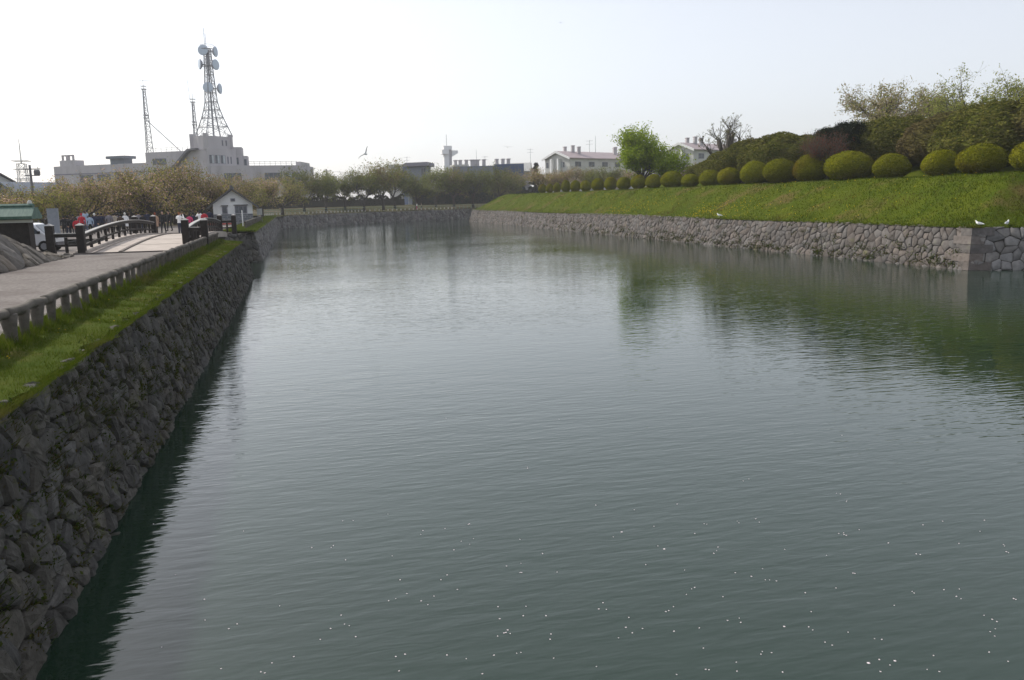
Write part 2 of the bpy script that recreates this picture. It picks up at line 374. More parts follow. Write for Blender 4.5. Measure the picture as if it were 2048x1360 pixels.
# left grass verge
def verge_z(x, y):
    t = (XLT + .12 - x) / 1.7
    return ZL - .06 + .16 * np.clip(t, 0, 1) ** .7 + .025 * nz2(x * 2, y * 2, 1.6)
yy = np.linspace(-6, 54.4, 420); tt_ = np.linspace(0, 1, 16)[::-1] ** 1.2
ed = XLT + .03 + .09 * nz2(yy * 1.3, yy * 0 + 2, 1.9) + .05 * nz2(yy, yy * 0, 5.3)
Y = np.repeat(yy[None], 16, 0); X = ed[None] + (-4.95 - ed[None]) * tt_[:, None]
grid_mesh('grass_verge', X, Y, verge_z(X, Y), MT['turf'])
yy = np.linspace(71.0, 160, 200); xx = np.linspace(XLT + .25, -6.0, 8)
X, Y = np.meshgrid(xx, yy, indexing='ij'); X = X[::-1]
grid_mesh('grass_verge', X, Y, ZL + .08 + .04 * nz2(X, Y) - .12 * np.clip((X + 3.9) / .8, 0, 1), MT['turf'])

# far bank behind the far wall
fe = np.array(far_edge[1:]); seg = np.diff(fe, axis=0); Ls = np.hypot(seg[:, 0], seg[:, 1]); cum = np.r_[0, np.cumsum(Ls)]
s_ = np.linspace(0, cum[-1], 130); FX = np.interp(s_, cum, fe[:, 0]); FY = np.interp(s_, cum, fe[:, 1])
tx, ty = np.gradient(FX), np.gradient(FY); tl = np.hypot(tx, ty); nx, ny = -ty / tl, tx / tl
for _ in range(25):
    nx = np.convolve(np.pad(nx, 1, 'edge'), [.25, .5, .25], 'valid'); ny = np.convolve(np.pad(ny, 1, 'edge'), [.25, .5, .25], 'valid')
D = np.array([-.1, 1.5, 3.0, 4.5, 7, 10, 14, 20, 32, 60]); HZ = np.array([2.38, 2.5, 2.55, 2.58, 2.9, 3.25, 3.5, 3.6, 3.65, 3.7])
X = FX[None] + nx[None] * D[:, None]; Y = FY[None] + ny[None] * D[:, None]
Z = HZ[:, None] + .07 * nz2(X, Y, .4) * np.clip(D / 4, 0, 1)[:, None]
def far_z(d): return float(np.interp(d, D, HZ))
grid_mesh('far_bank', X[::-1], Y[::-1], Z[::-1], MT['soil'])
def farpt(px_frac, d):
    i = px_frac * (len(s_) - 1); 
    a = lambda q: float(np.interp(i, np.arange(len(s_)), q))
    return (a(FX) + a(nx) * d, a(FY) + a(ny) * d, far_z(d))

# right bastion
def ymin_(x): return 40.4 - .42 * (x - XRT)
def ymax_(x): return 183.5 + .92 * (x - XRT)
def sst(t): t = np.clip(t, 0, 1); return t * t * (3 - 2 * t)
def bank_z(x, y, noise=True):
    x = np.asarray(x, float); y = np.asarray(y, float)
    d1 = x - XRT; d2 = (y - ymin_(x)) * .92; d3 = (ymax_(x) - y) * .735
    d = np.minimum(d1, np.minimum(d2 * 1.1, d3 * .8))
    z = ZR - .04 + 3.22 * (.55 * np.clip(d / 6.6, 0, 1) + .45 * sst(d / 6.6))
    back = np.minimum(d1 - 12.5, np.minimum(d2 - 8, (128 - y) * .35))
    z = z + 2.7 * sst(back / 8)
    if noise: z = z + (.08 * nz2(x, y * .6, .5) + .035 * nz2(x * 1.3, y * .7, 1.7) + .02 * nz2(x, -y, 4.1)) * np.clip(d / 1.5, 0, 1)
    return z
xs = np.r_[np.linspace(XRT - .1, 46, 34), np.linspace(46.5, 62, 22), np.linspace(65, 180, 12)]
tt = np.linspace(0, 1, 330) ** 1.25
X = np.repeat(xs[:, None], len(tt), 1); Y = ymin_(X) + (ymax_(X) - ymin_(X)) * tt[None]
grid_mesh('grass_bank', X, Y, bank_z(X, Y), MT['bank'])

# ------------------------------------------------------------------ stone walls
def clip_poly(poly, mx, my, nx_, ny_):
    out = []; k = len(poly)
    for i in range(k):
        ax, ay = poly[i]; bx, by = poly[(i+1) % k]
        da = (ax - mx) * nx_ + (ay - my) * ny_; db = (bx - mx) * nx_ + (by - my) * ny_
        if da <= 0: out.append((ax, ay))
        if (da < 0 < db) or (db < 0 < da):
            t = da / (da - db); out.append((ax + (bx - ax) * t, ay + (by - ay) * t))
    return out

def cells(u0, u1, v0, v1, su, sv, seed, jit=.42, shear=.0, big=.15):
    rnd = random.Random(seed)
    nu = max(1, round((u1 - u0) / su)); nv = max(1, round((v1 - v0) / sv)); su = (u1 - u0) / nu; sv = (v1 - v0) / nv
    S = {}
    for i in range(-2, nu + 2):
        for j in range(-2, nv + 2):
            if rnd.random() < big and 0 <= i < nu: continue
            o = .5 if j % 2 else 0
            S[(i, j)] = (u0 + (i + .5 + o * .8 - .2 + rnd.uniform(-jit, jit)) * su + shear * (j + .5) * sv, v0 + (j + .5 + rnd.uniform(-jit, jit)) * sv)
    res = []
    for (i, j), (x, y) in S.items():
        if not (-1 <= i <= nu and -1 <= j <= nv): continue
        p = [(u0, v0), (u1, v0), (u1, v1), (u0, v1)]
        for a in range(-2, 3):
            for b in range(-2, 3):
                q = S.get((i + a, j + b))
                if q and (a or b):
                    p = clip_poly(p, (x + q[0]) / 2, (y + q[1]) / 2, q[0] - x, q[1] - y)
                    if len(p) < 3: break
            if len(p) < 3: break
        if len(p) >= 3:
            ar = abs(sum(p[k][0] * p[(k+1) % len(p)][1] - p[(k+1) % len(p)][0] * p[k][1] for k in range(len(p)))) / 2
            if ar > su * sv * .12: res.append(p)
    return res

def stone_geo(poly, fr, rnd, gap=.018, bulge=.09, fine=True):
    """poly in wall plane; fr(u,v,n)->world. Rounded stone with sunk back ring."""
    k = len(poly); cx = sum(p[0] for p in poly) / k; cy = sum(p[1] for p in poly) / k
    q = []
    for i in range(k):       # corner cutting
        a, b = poly[i], poly[(i+1) % k]
        e = math.hypot(a[0]-b[0], a[1]-b[1])
        if e < .05: q.append(((a[0]+b[0])/2, (a[1]+b[1])/2)); continue
        t = .15 if fine else .12
        q.append((a[0] + (b[0]-a[0]) * t, a[1] + (b[1]-a[1]) * t)); q.append((a[0] + (b[0]-a[0]) * (1-t), a[1] + (b[1]-a[1]) * (1-t)))
    m = len(q); rmean = sum(math.hypot(p[0]-cx, p[1]-cy) for p in q) / m
    tu, tv = rnd.uniform(-.18, .18), rnd.uniform(-.15, .15); bb = bulge * rnd.uniform(.55, 1.35) * min(1, rmean / .22)
    def ring(sc, off, n, jit):
        r = []
        for x, y in q:
            dx, dy = x - cx, y - cy; d = math.hypot(dx, dy) or 1; s = max(.05, (d * sc - off) / d)
            r.append((cx + dx * s, cy + dy * s, n + (dx * s * tu + dy * s * tv if n > -.05 else 0) + rnd.uniform(-jit, jit)))
        return r
    rs = [ring(1, gap, -.12, 0), ring(1, gap, bb * .15, bb * .12), ring(.87, gap, bb * .8, bb * .2)]
    if fine: rs.append(ring(.5, gap, bb * 1.0, bb * .18))
    vs = [fr(*p) for r in rs for p in r] + [fr(cx, cy, bb * rnd.uniform(.95, 1.15))]
    fs = []
    for a in range(len(rs) - 1):
        for i in range(m):
            fs.append((a*m + i, a*m + (i+1) % m, (a+1)*m + (i+1) % m, (a+1)*m + i))
    L = (len(rs) - 1) * m
    for i in range(m): fs.append((L + i, L + (i+1) % m, len(vs) - 1))
    return vs, fs, fr(cx, cy, bb)

def stone_wall(label, foot, top, n_single, mt, su, sv, seed, smooth=True, gap=.018, bulge=.09, fine_n=0, name='stone_wall', shear=0, jit=.42, cat='wall', zlow=-.45, flip=False):
    """wall between the polyline foot (x,y,z) and the polyline top (x,y,z) of equal length"""
    foot = [Vector(p) for p in foot]; top = [Vector(p) for p in top]
    cumf = [0]
    for i in range(len(foot) - 1): cumf.append(cumf[-1] + ((foot[i+1] - foot[i]).length + (top[i+1] - top[i]).length) / 2)
    Ltot = cumf[-1]; Hh = sum((t - f).length for t, f in zip(top, foot)) / len(foot)
    def fr(u, v, n):
        u = min(max(u, 0), Ltot); i = 0
        while i < len(foot) - 2 and u > cumf[i+1]: i += 1
        t = (u - cumf[i]) / (cumf[i+1] - cumf[i]); a = foot[i].lerp(foot[i+1], t); b = top[i].lerp(top[i+1], t)
        U = (foot[i+1] - foot[i]).normalized(); V = (b - a).normalized(); Nn = U.cross(V) * (-1 if flip else 1)
        return a.lerp(b, v / Hh) + Nn * n
    root = empty(name, foot[0].lerp(foot[-1], .5), label, cat)
    rnd = random.Random(seed); P = []
    for p in cells(0, Ltot, zlow, Hh, su, sv, seed, jit, shear):
        P.append([(a, b_ + (.055 * math.sin(a * 5.1 + 1.3 * math.sin(a * 1.7)) + .02 * math.sin(a * 13) if b_ > Hh - .01 else 0)) for a, b_ in p])
    cen = [fr(sum(q[0] for q in p) / len(p), sum(q[1] for q in p) / len(p), 0) for p in P]
    order = sorted(range(len(P)), key=lambda i: (cen[i] - CAMP).length + (60 if cen[i].z < -.1 else 0) + (30 if (cen[i] - CAMP).dot(FW) < (cen[i] - CAMP).length * .72 else 0))
    rest = MB()
    for k, i in enumerate(order):
        vs, fs, c = stone_geo(P[i], fr, rnd, gap, bulge, fine=k < fine_n)
        if flip: fs = [f[::-1] for f in fs]
        if k < n_single:
            b = MB(); b.add(vs, fs); b.build('stone', mt, root, smooth)
        else: rest.add(vs, fs)
    if rest.v:
        o = rest.build('stone_facing', mt, root, smooth); o['kind'] = 'stuff'
    bk = MB(); nseg = len(foot) - 1
    for i in range(nseg):
        u0, u1 = cumf[i] + 1e-4, cumf[i+1] - 1e-4
        bk.add([fr(u0, zlow, -.05), fr(u1, zlow, -.05), fr(u1, Hh - .02, -.05), fr(u0, Hh - .02, -.05)], [(0, 1, 2, 3)])
    bk.build('backing', MT['joint'], root)
    return root, fr, Ltot, Hh

# left near wall (runs away from the camera, face towards +X)
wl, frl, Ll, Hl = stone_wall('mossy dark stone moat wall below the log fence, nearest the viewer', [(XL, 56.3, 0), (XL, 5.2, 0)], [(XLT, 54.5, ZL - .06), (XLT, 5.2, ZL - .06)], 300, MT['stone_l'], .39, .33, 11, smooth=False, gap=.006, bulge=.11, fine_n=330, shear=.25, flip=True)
# end of the near wall, turning into the inlet (faces +Y, mostly unseen)
stone_wall('short stone wall end turning into the inlet beside the timber bridge', [(-13, 54.6, 0), (XL, 56.3, 0)], [(-13, 53.5, ZL - .05), (XLT, 54.5, ZL - .05)], 0, MT['stone_l'], .55, .45, 12, flip=True)
# abutment across the inlet (faces the camera)
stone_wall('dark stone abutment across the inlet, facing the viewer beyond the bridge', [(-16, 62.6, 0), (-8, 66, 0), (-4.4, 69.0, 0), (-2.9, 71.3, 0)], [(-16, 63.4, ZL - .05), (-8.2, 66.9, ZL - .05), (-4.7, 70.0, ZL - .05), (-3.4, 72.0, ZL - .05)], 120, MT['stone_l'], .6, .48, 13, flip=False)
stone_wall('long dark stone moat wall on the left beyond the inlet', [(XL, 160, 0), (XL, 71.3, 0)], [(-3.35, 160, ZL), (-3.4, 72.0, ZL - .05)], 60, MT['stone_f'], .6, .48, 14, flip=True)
ff = [(a, b) for a, b in far_edge[1:8]]
stone_wall('dark stone wall closing the far end of the moat', [(XL, 160, 0)] + [(x + .35, y - .35, 0) for x, y in ff[1:]], [(-3.35, 160, ZL)] + [(x, y, ZL) for x, y in ff[1:]], 0, MT['stone_f'], .75, .55, 15, flip=False)
# right wall
yr = np.linspace(39.7, 182.6, 12); wob = [0, .05, -.08, .06, .12, .1, .0, -.05, .05, .1, .05, .12]
wr, frr, Lr, Hr = stone_wall('sunlit pinkish grey stone moat wall below the clipped shrubs', [(XR, y, 0) for y in yr[::-1]], [(XRT, y + (.8 if i == 11 else 0), ZR + wob[11-i]) for i, y in enumerate(yr[::-1])], 300, MT['stone_r'], .56, .47, 16, gap=.01, bulge=.055, flip=False, shear=-.1)
stone_wall('shaded stone wall turning right at the bastion corner, under two gulls', [(XR, 39.7, 0), (XR + 14, 33.9, 0)], [(XRT, 40.45, ZR), (XRT + 14, 34.6, ZR)], 90, MT['stone_f'], .6, .5, 17, bulge=.06, flip=False)
stone_wall('pinkish stone wall around the far tip of the bastion', [(XR, 182.6, 0), (XR + 30, 210.5, 0)], [(XRT, 182.6, ZR), (XRT + 30, 210.2, ZR)], 0, MT['stone_r'], .75, .55, 18, flip=True)

# corner quoins of the bastion
for i in range(5):
    z0 = i * .49; z1 = z0 + .475; fx = lambda z: XR + (XRT - XR) * z / ZR; fy = lambda z: 39.7 + .75 * z / ZR
    lx, ly = (.75, 1.35) if i % 2 else (1.25, .8)
    b = MB(); o_ = .07
    A = lambda z: Vector((fx(z) - o_, fy(z) - o_, z))
    r = Vector((.924, -.385, 0)); s = Vector((0, 1, 0))
    vs = []
    for z in (z0 + .01, z1): vs += [A(z), A(z) + r * lx, A(z) + r * lx + Vector((.3, .6, 0)), A(z) + s * ly + Vector((.5, 0, 0)), A(z) + s * ly]
    b.add(vs, [(4,3,2,1,0), (5,6,7,8,9)] + [(i_, (i_+1) % 5, 5 + (i_+1) % 5, 5 + i_) for i_ in range(5)])
    b.build('corner_stone', MT['stone_r'], wr)

# weeds growing from the joints of the near wall
def blades(pts, nrm, h, wd, rng, spread=.5, k=3):
    n = len(pts); h = h * rng.uniform(.5, 1.3, n); a = rng.uniform(0, 2*np.pi, n)
    T = np.stack([np.cos(a), np.sin(a), np.zeros(n)], 1) * (wd * rng.uniform(.6, 1.3, n))[:, None]
    lean = rng.normal(0, spread, (n, 3)); lean[:, 2] = 0
    tip = pts + (nrm + lean) * h[:, None]
    return np.stack([pts - T, pts + T, tip], 1)
V = []
for _ in range(620):
    u = Ll - abs(rng.normal(0, 1)) * 16 - 1.0; 
    if u < 1: continue
    v = rng.uniform(.05, Hl) ** 1; c = np.array(frl(u, v, .06))
    r = rng.uniform(.05, .2); n = int(rng.uniform(15, 60)); P = c + rng.normal(0, 1, (n, 3)) * np.array([.03, r, r * .6])
    Nn = np.tile(np.array([.5, 0, .6]), (n, 1))
    if rng.random() < .55: V.append(blades(P, Nn, rng.uniform(.07, .16), .009, rng, .45))
    else:
        q = leaf_quads(P, Nn, .028, rng); V.append(q[:, [0, 1, 2]]); V.append(q[:, [0, 2, 3]])
o = link('wall_weeds', quads_mesh('wall_weeds', np.concatenate(V), 3), LF['wallplant']); tag(o, 'small weeds and moss growing from the joints of the near wall', 'weeds', kind='stuff')
V = []
for _ in range(260):
    u = Lr - abs(rng.normal(0, 1)) * 45 - .5
    if u < 1: continue
    v = abs(rng.normal(0, .5)) + .05 if rng.random() < .8 else rng.uniform(.2, 2.3)
    if v > 2.4: continue
    c = np.array(frr(u, v, .08)); n = int(rng.uniform(10, 45)); P = c + rng.normal(0, 1, (n, 3)) * np.array([.04, .3, .12])
    V.append(leaf_quads(P, np.tile(np.array([-.7, 0, .5]), (n, 1)), .06, rng))
o = link('wall_weeds', quads_mesh('wall_weeds', np.concatenate(V), 4), LF['wallplant']); tag(o, 'patches of weeds along the foot of the sunlit wall', 'weeds', kind='stuff')

# ------------------------------------------------------------------ grass
V = []
n = 150000
y = 6 + 48 * rng.random(n) ** 1.9; x = rng.uniform(-4.95, XLT + .2, n)
keep = (rng.random(n) < .55 + .45 * np.clip(nz2(x, y, 2.2), -1, 1)) ; x, y = x[keep], y[keep]
P = np.stack([x, y, verge_z(x, y) - .01], 1)
tall = 1 + .9 * np.clip((-4.2 - x) / .4, 0, 1)
hh = (.055 + .022 * nz2(x, y, 3)) * tall
B_ = blades(P, np.tile([0, 0, 1.], (len(P), 1)), 1.0, .006, rng, .5); 
B_[:, 2] = P + (B_[:, 2] - P) * hh[:, None]
wd = np.clip(y / 16, .8, 3)[:, None]; B_[:, 0] = P + (B_[:, 0] - P) * wd; B_[:, 1] = P + (B_[:, 1] - P) * wd
V.append(B_)
# tufts round the posts
POSTY = []
yq = 6.4
while yq < 52.5:
    POSTY.append(yq); yq += random.uniform(.72, 1.08)
for py in POSTY:
    n = 160; P = np.stack([-4.55 + rng.normal(.06, .13, n), py + rng.normal(0, .2, n), np.zeros(n)], 1); P[:, 2] = verge_z(P[:, 0], P[:, 1]) - .01
    V.append(blades(P, np.tile([0, 0, 1.], (n, 1)), .2, .008 * max(1, py / 18), rng, .4))
# overhanging fringe at the top of the wall
n = 15000; y = 6 + 48 * rng.random(n) ** 1.7; P = np.stack([np.full(n, XLT + .06) + rng.normal(0, .05, n), y, np.full(n, ZL - .08)], 1)
P[:, 0] += .06 * nz2(y * 1.3, y * 0 + 2, 1.9); V.append(blades(P, np.tile([.4, 0, .45], (n, 1)), .15, .009, rng, .5))
o = link('verge_grass', quads_mesh('verge_grass', np.concatenate(V), 3), LF['tuft']); tag(o, 'short green grass along the top of the near wall', 'grass', kind='stuff')
V = []
n = 26000; y = 71 + 88 * rng.random(n) ** 1.6; x = rng.uniform(-5.9, XLT + .2, n); P = np.stack([x, y, np.full(n, ZL + .05)], 1)
V.append(blades(P, np.tile([0, 0, 1.], (n, 1)), .16, .03, rng, .5))
o = link('verge_grass', quads_mesh('verge_grass', np.concatenate(V), 3), LF['tuft']); tag(o, 'green grass on the wall top beyond the inlet', 'grass', kind='stuff')
V = []
n = 120000; t = rng.random(n) ** 1.5; x = XRT + .05 + rng.random(n) * 10; yl = ymin_(x); y = yl + (186 - yl) * t
P = np.stack([x, y, bank_z(x, y) - .02], 1); keep = rng.random(n) < .7 + .25 * nz2(x * 1.4, -y, 1.1); P = P[keep]
hh = np.clip(.13 + .05 * nz2(P[:, 0], -P[:, 1], .7) + rng.normal(0, .03, len(P)), .05, .3)
B_ = blades(P, np.tile([0, 0, 1.], (len(P), 1)), 1., .03, rng, .55); B_[:, 2] = P + (B_[:, 2] - P) * hh[:, None]; V.append(B_)
n = 5000; y = 39.8 + 143 * rng.random(n) ** 1.5; x = np.full(n, XRT + .0) + rng.normal(0, .1, n); P = np.stack([x, y, np.full(n, ZR - .03)], 1)
V.append(blades(P, np.tile([-.3, 0, .7], (n, 1)), .2, .025, rng, .5))
o = link('bank_grass', quads_mesh('bank_grass', np.concatenate(V), 3), LF['bank']); tag(o, 'rough green grass covering the sloping bank', 'grass', kind='stuff')
V = []
for cx, cy, sx, sy, n in [(39.9, 99, .8, 3, 160), (41.5, 93, 1.2, 4, 150), (40.0, 76, .8, 2.2, 220), (40.6, 71, 1.0, 2.4, 110), (43, 112, 1.2, 5, 130), (40, 60, 1.5, 5, 60), (42, 52, 2, 5, 40), (43, 130, 1.5, 8, 120), (44.5, 66, 1, 8, 60)]:
    x = XRT + .2 + np.abs(cx - XRT - .2 + rng.normal(0, sx, n)); y = cy + rng.normal(0, sy, n)
    P = np.stack([x, y, bank_z(x, y) + .12], 1); V.append(leaf_quads(P, np.tile([-.4, -.4, .8], (n, 1)), .036, rng, .3, 1))
n = 60; y = 6 + 30 * rng.random(n); x = rng.uniform(-4.6, -3.4, n); P = np.stack([x, y, verge_z(x, y) + .06], 1); V.append(leaf_quads(P, np.tile([0, 0, 1.], (n, 1)), .014, rng, .3, 1))
o = link('dandelions', quads_mesh('dandelions', np.concatenate(V), 4), LF['dand']); tag(o, 'scattered patches of yellow dandelions in the grass', 'flowers', kind='stuff')
# ------------------------------------------------------------------ pixel column -> place (only used to read positions off the photograph)
def at(px, py, Y):
    d = FW + RT * ((px - 1024) / FPX) - UP * ((py - 680) / FPX); t = (Y - CAMP.y) / d.y
    return CAMP + d * t
ORD = ['first', 'second', 'third', 'fourth', 'fifth', 'sixth', 'seventh', 'eighth', 'ninth', 'tenth', 'eleventh', 'twelfth', 'thirteenth', 'fourteenth', 'fifteenth', 'sixteenth', 'seventeenth', 'eighteenth', 'nineteenth', 'twentieth', 'twenty-first', 'twenty-second', 'twenty-third']

# ------------------------------------------------------------------ log fence
XF = -4.55
def log_fence(label, ys, xf, zg, rr=.084, h=.6, jit=.02):
    root = empty('log_fence', (xf, (ys[0] + ys[-1]) / 2, zg), label, 'fence')
    rnd = random.Random(3)
    y0 = ys[0] - .3
    while y0 < ys[-1]:
        y1 = min(y0 + rnd.uniform(1.9, 2.3), ys[-1] + .4); b = MB(); pts = []; rs = []
        for i in range(9):
            t = i / 8; pts.append((xf + rnd.uniform(-.012, .012), y0 + (y1 - y0) * t, zg + h - rr + .012 * math.sin(t * 9 + y0) + rnd.uniform(-.008, .008))); rs.append(rr * rnd.uniform(.9, 1.08))
        b.tube(pts, rs, 10); b.build('rail', MT['log'], root, True)
        y0 = y1 + .004
    for y in ys:
        b = MB(); lx, ly = rnd.uniform(-.03, .03), rnd.uniform(-.06, .06); r = rnd.uniform(.06, .095)
        k = rnd.random()
        if k < .55: rs = [r * 1.25, r * 1.05, r * .95, r * 1.1]
        elif k < .8: rs = [r * .95, r * 1.0, r * 1.2, r * 1.6]
        else: rs = [r * 1.5, r * 1.15, r * .9, r * .9]
        b.tube([(xf + lx, y + ly, zg - .12), (xf + lx * .6, y + ly * .6, zg + .12), (xf + lx * .2, y, zg + .3), (xf, y - ly * .4, zg + h - rr * 1.2)], rs, 9)
        if rnd.random() < .25: b.tube([(xf + lx, y + .04, zg + .05), (xf, y + .2, zg + h - rr * 1.5)], [.05, .045], 7)
        b.build('post', MT['log'], root, True)
    return root
log_fence('low concrete log fence along the gravel path above the near wall', POSTY, XF, ZL + .04)
log_fence('low log fence beyond the bridge leading past the small white house', [78 + .95 * i for i in range(38)], -4.35, ZL + .06, .09, .7)

# low green-railed fence along the far wall
root = empty('railing', farpt(.3, 2.5), 'low green railing with pale posts along the far wall', 'railing')
rl = MB(); pts = []
for i in range(0, 118):
    p = farpt(i / 129, 2.4); pts.append((p[0], p[1], p[2] + .95))
    b = MB(); b.box((p[0], p[1], p[2] + .22), (.22, .22, .34)); b.build('post', MT['offwhite'] if i < 52 else MT['greenrail'], root)
    b = MB(); b.tube([(p[0], p[1], p[2] + .45), (p[0], p[1], p[2] + .95)], .03, 5); b.build('upright', MT['greenrail'], root)
rl.tube(pts, .045, 6); rl.build('top_rail', MT['greenrail'], root)
rl = MB(); rl.tube([(p[0], p[1], p[2] - .4) for p in pts], .04, 6); rl.build('lower_rail', MT['greenrail'], root)

# ------------------------------------------------------------------ timber bridge
BX0, BX1, BY0, BY1 = -10.0, -5.55, 43.6, 68.2
def dz(y): t = (y - BY0) / (BY1 - BY0); return ZL + .06 + .34 * math.sin(math.pi * min(max(t, 0), 1))
br = empty('footbridge', ((BX0 + BX1) / 2, (BY0 + BY1) / 2, ZL), 'arched footbridge with dark timber railings and pale deck', 'bridge')
NY = 24; ysb = [BY0 + (BY1 - BY0) * i / NY for i in range(NY + 1)]
b = MB()
for i in range(NY):
    y0, y1 = ysb[i], ysb[i+1]; z0, z1 = dz(y0), dz(y1)
    x0, x1 = BX0 - .35, BX1 + .35
    b.add([(x0, y0, z0), (x1, y0, z0), (x1, y1, z1), (x0, y1, z1), (x0, y0, z0 - .3), (x1, y0, z0 - .3), (x1, y1, z1 - .3), (x0, y1, z1 - .3)], [(0,1,2,3), (7,6,5,4), (1,0,4,5), (3,2,6,7), (0,3,7,4), (2,1,5,6)])
b.build('deck', MT['deck'], br)
def strip(name, x0, x1, h, m):
    b = MB()
    for i in range(NY):
        y0, y1 = ysb[i], ysb[i+1]; z0, z1 = dz(y0) + .004, dz(y1) + .004
        b.add([(x0, y0, z0 + h), (x1, y0, z0 + h), (x1, y1, z1 + h), (x0, y1, z1 + h), (x0, y0, z0), (x1, y0, z0), (x1, y1, z1), (x0, y1, z1)], [(0,1,2,3), (1,0,4,5), (3,2,6,7), (0,3,7,4), (2,1,5,6)])
    b.build(name, m, br)
strip('centre_joint', -8.38, -8.22, .05, MT['seam']); strip('kerb', BX0 - .28, BX0 + .28, .10, MT['deck']); strip('kerb', BX1 - .28, BX1 + .28, .10, MT['deck'])
strip('gutter', BX0 + .45, BX0 + .6, .006, MT['seam'])
b = MB(); b.box((-7.8, BY0 - .06, dz(BY0) - .02), (5.1, .12, .08)); b.build('end_beam', MT['seam'], br)
for yj in (47.5, 51.3, 55, 58.8, 62.5):
    b = MB(); b.box(((BX0 + BX1) / 2, yj, dz(yj) + .005), (3.4, .03, .006), rx=math.atan((dz(yj + .1) - dz(yj - .1)) / .2)); b.build('plank_joint', MT['seam'], br)
for bx in (BX0, -8.6, -7.1, BX1):
    b = MB()
    for i in range(NY):
        y0, y1 = ysb[i], ysb[i+1]; z = (dz(y0) + dz(y1)) / 2 - .5
        b.box((bx, (y0 + y1) / 2, z), (.25, y1 - y0 + .002, .4))
    b.build('girder', MT['timber'], br)
for yp in (57, 61.5):
    for bx in (BX0 + .3, -7.8, BX1 - .3):
        b = MB(); b.tube([(bx, yp, -.5), (bx, yp, dz(yp) - .4)], .16, 8); b.build('pile', MT['timber'], br)
def newel(x, y, h=1.42, w=.34):
    z = dz(y) - .1
    b = MB(); b.box((x, y, z + h / 2), (w, w, h)); p = b.build('post', MT['timber'], br)
    b = MB(); t = w / 2 + .02
    b.add([(x - t, y - t, z + h + .002), (x + t, y - t, z + h + .002), (x + t, y + t, z + h + .002), (x - t, y + t, z + h + .002), (x, y, z + h + .12)], [(3, 2, 1, 0), (0, 1, 4), (1, 2, 4), (2, 3, 4), (3, 0, 4)])
    b.build('cap', MT['railtop'], p)
def rail_run(x0, y0, x1, y1, nb, arch=True, low=True):
    k = 14; top = []; 
    for i in range(k + 1):
        t = i / k; y = y0 + (y1 - y0) * t; x = x0 + (x1 - x0) * t
        top.append(Vector((x, y, (dz(y) if arch else dz(y0)) + .98 - (.12 * (2 * t - 1) ** 2 if arch else .06))))
    d = (Vector((x1, y1, 0)) - Vector((x0, y0, 0))).normalized(); s = Vector((-d.y, d.x, 0))
    def bar(dzv, hgt, wid, name, m):
        b = MB()
        for i in range(k):
            A, B = top[i] + Vector((0, 0, dzv)), top[i+1] + Vector((0, 0, dzv)); u = Vector((0, 0, hgt))
            b.add([A - s*wid, A + s*wid, B + s*wid, B - s*wid, A - s*wid - u, A + s*wid - u, B + s*wid - u, B - s*wid - u], [(0,3,2,1), (4,5,6,7), (0,1,5,4), (2,3,7,6), (1,2,6,5), (3,0,4,7)])
        b.build(name, m, br)
    bar(.045, .04, .11, 'handrail_cap', MT['railtop']); bar(.002, .16, .075, 'handrail', MT['timber'])
    if low: bar(-.5, .10, .05, 'lower_rail', MT['timber'])
    for i in range(nb):
        t = (i + 1) / (nb + 1); q = top[0].lerp(top[-1], t); ii = t * k; a = int(ii); z = top[a].z + (top[min(a+1, k)].z - top[a].z) * (ii - a)
        zb = (dz(q.y) if arch else dz(y0)) + .02
        b = MB(); b.box((q.x, q.y, (zb + z - .17) / 2), (.12, .13, z - .17 - zb)); b.build('baluster', MT['timber'], br)
for x, sgn in ((BX0, -1), (BX1, 1)):
    ya, yb = (43.75, 65.2) if sgn < 0 else (46.0, 66.6)
    newel(x, ya); newel(x, yb)
    rail_run(x, ya + .2, x, yb - .2, 11 if sgn < 0 else 12)
    wx = x + sgn * (1.35 if sgn < 0 else .98)
    newel(wx, ya - (-.1 if sgn < 0 else .5)); newel(wx, yb + .5)
    rail_run(x + sgn * .18, ya, wx - sgn * .18, ya - (-.1 if sgn < 0 else .5), 1 if sgn < 0 else 3, False); rail_run(x + sgn * .18, yb, wx - sgn * .18, yb + .5, 1, False)

# ------------------------------------------------------------------ battered stone embankment end on the left
ET = [(-10.15, 41.75, ZL + .1), (-10.6, 40.6, ZL + .2), (-10.95, 39.4, ZL + .42), (-11.25, 38.3, ZL + .8), (-11.4, 37.0, ZL + 1.2), (-11.45, 35.6, ZL + 1.52), (-11.42, 34.0, ZL + 1.62), (-11.4, 32.0, ZL + 1.68), (-11.38, 30, ZL + 1.7)]
EF = [(-9.98, 41.9, ZL), (-9.97, 40.8, ZL), (-9.97, 39.6, ZL), (-9.96, 38.4, ZL), (-9.95, 37.0, ZL), (-9.94, 35.6, ZL), (-9.93, 34.0, ZL), (-9.92, 32.0, ZL), (-9.9, 30, ZL)]
stone_wall('sloping stone embankment end beside the gravel path on the left', EF, ET, 90, MT['stone_e'], .95, .62, 31, smooth=False, gap=.014, bulge=.08, fine_n=130, zlow=-.06, name='stone_embankment', flip=True)
b = MB(); pts = []
for x0, y, z0 in ET + [(-11.38, 24, ZL + 1.7)]:
    k_ = (z0 - ZL) / 1.7
    pts.append([(x0 - w_, y, max(ZL - .1, z0 + h_ * k_)) for w_, h_ in ((-.02, -.06), (.5, .1), (1.5, .3), (3, .35), (6, .1), (9, -1.9))])
vs = [p for r in pts for p in r]; fs = [(i*6+j, i*6+j+1, (i+1)*6+j+1, (i+1)*6+j) for i in range(len(pts) - 1) for j in range(5)]
b.add(vs, fs); o = b.build('grass_mound', MT['turf'], None, True); o['kind'] = 'structure'
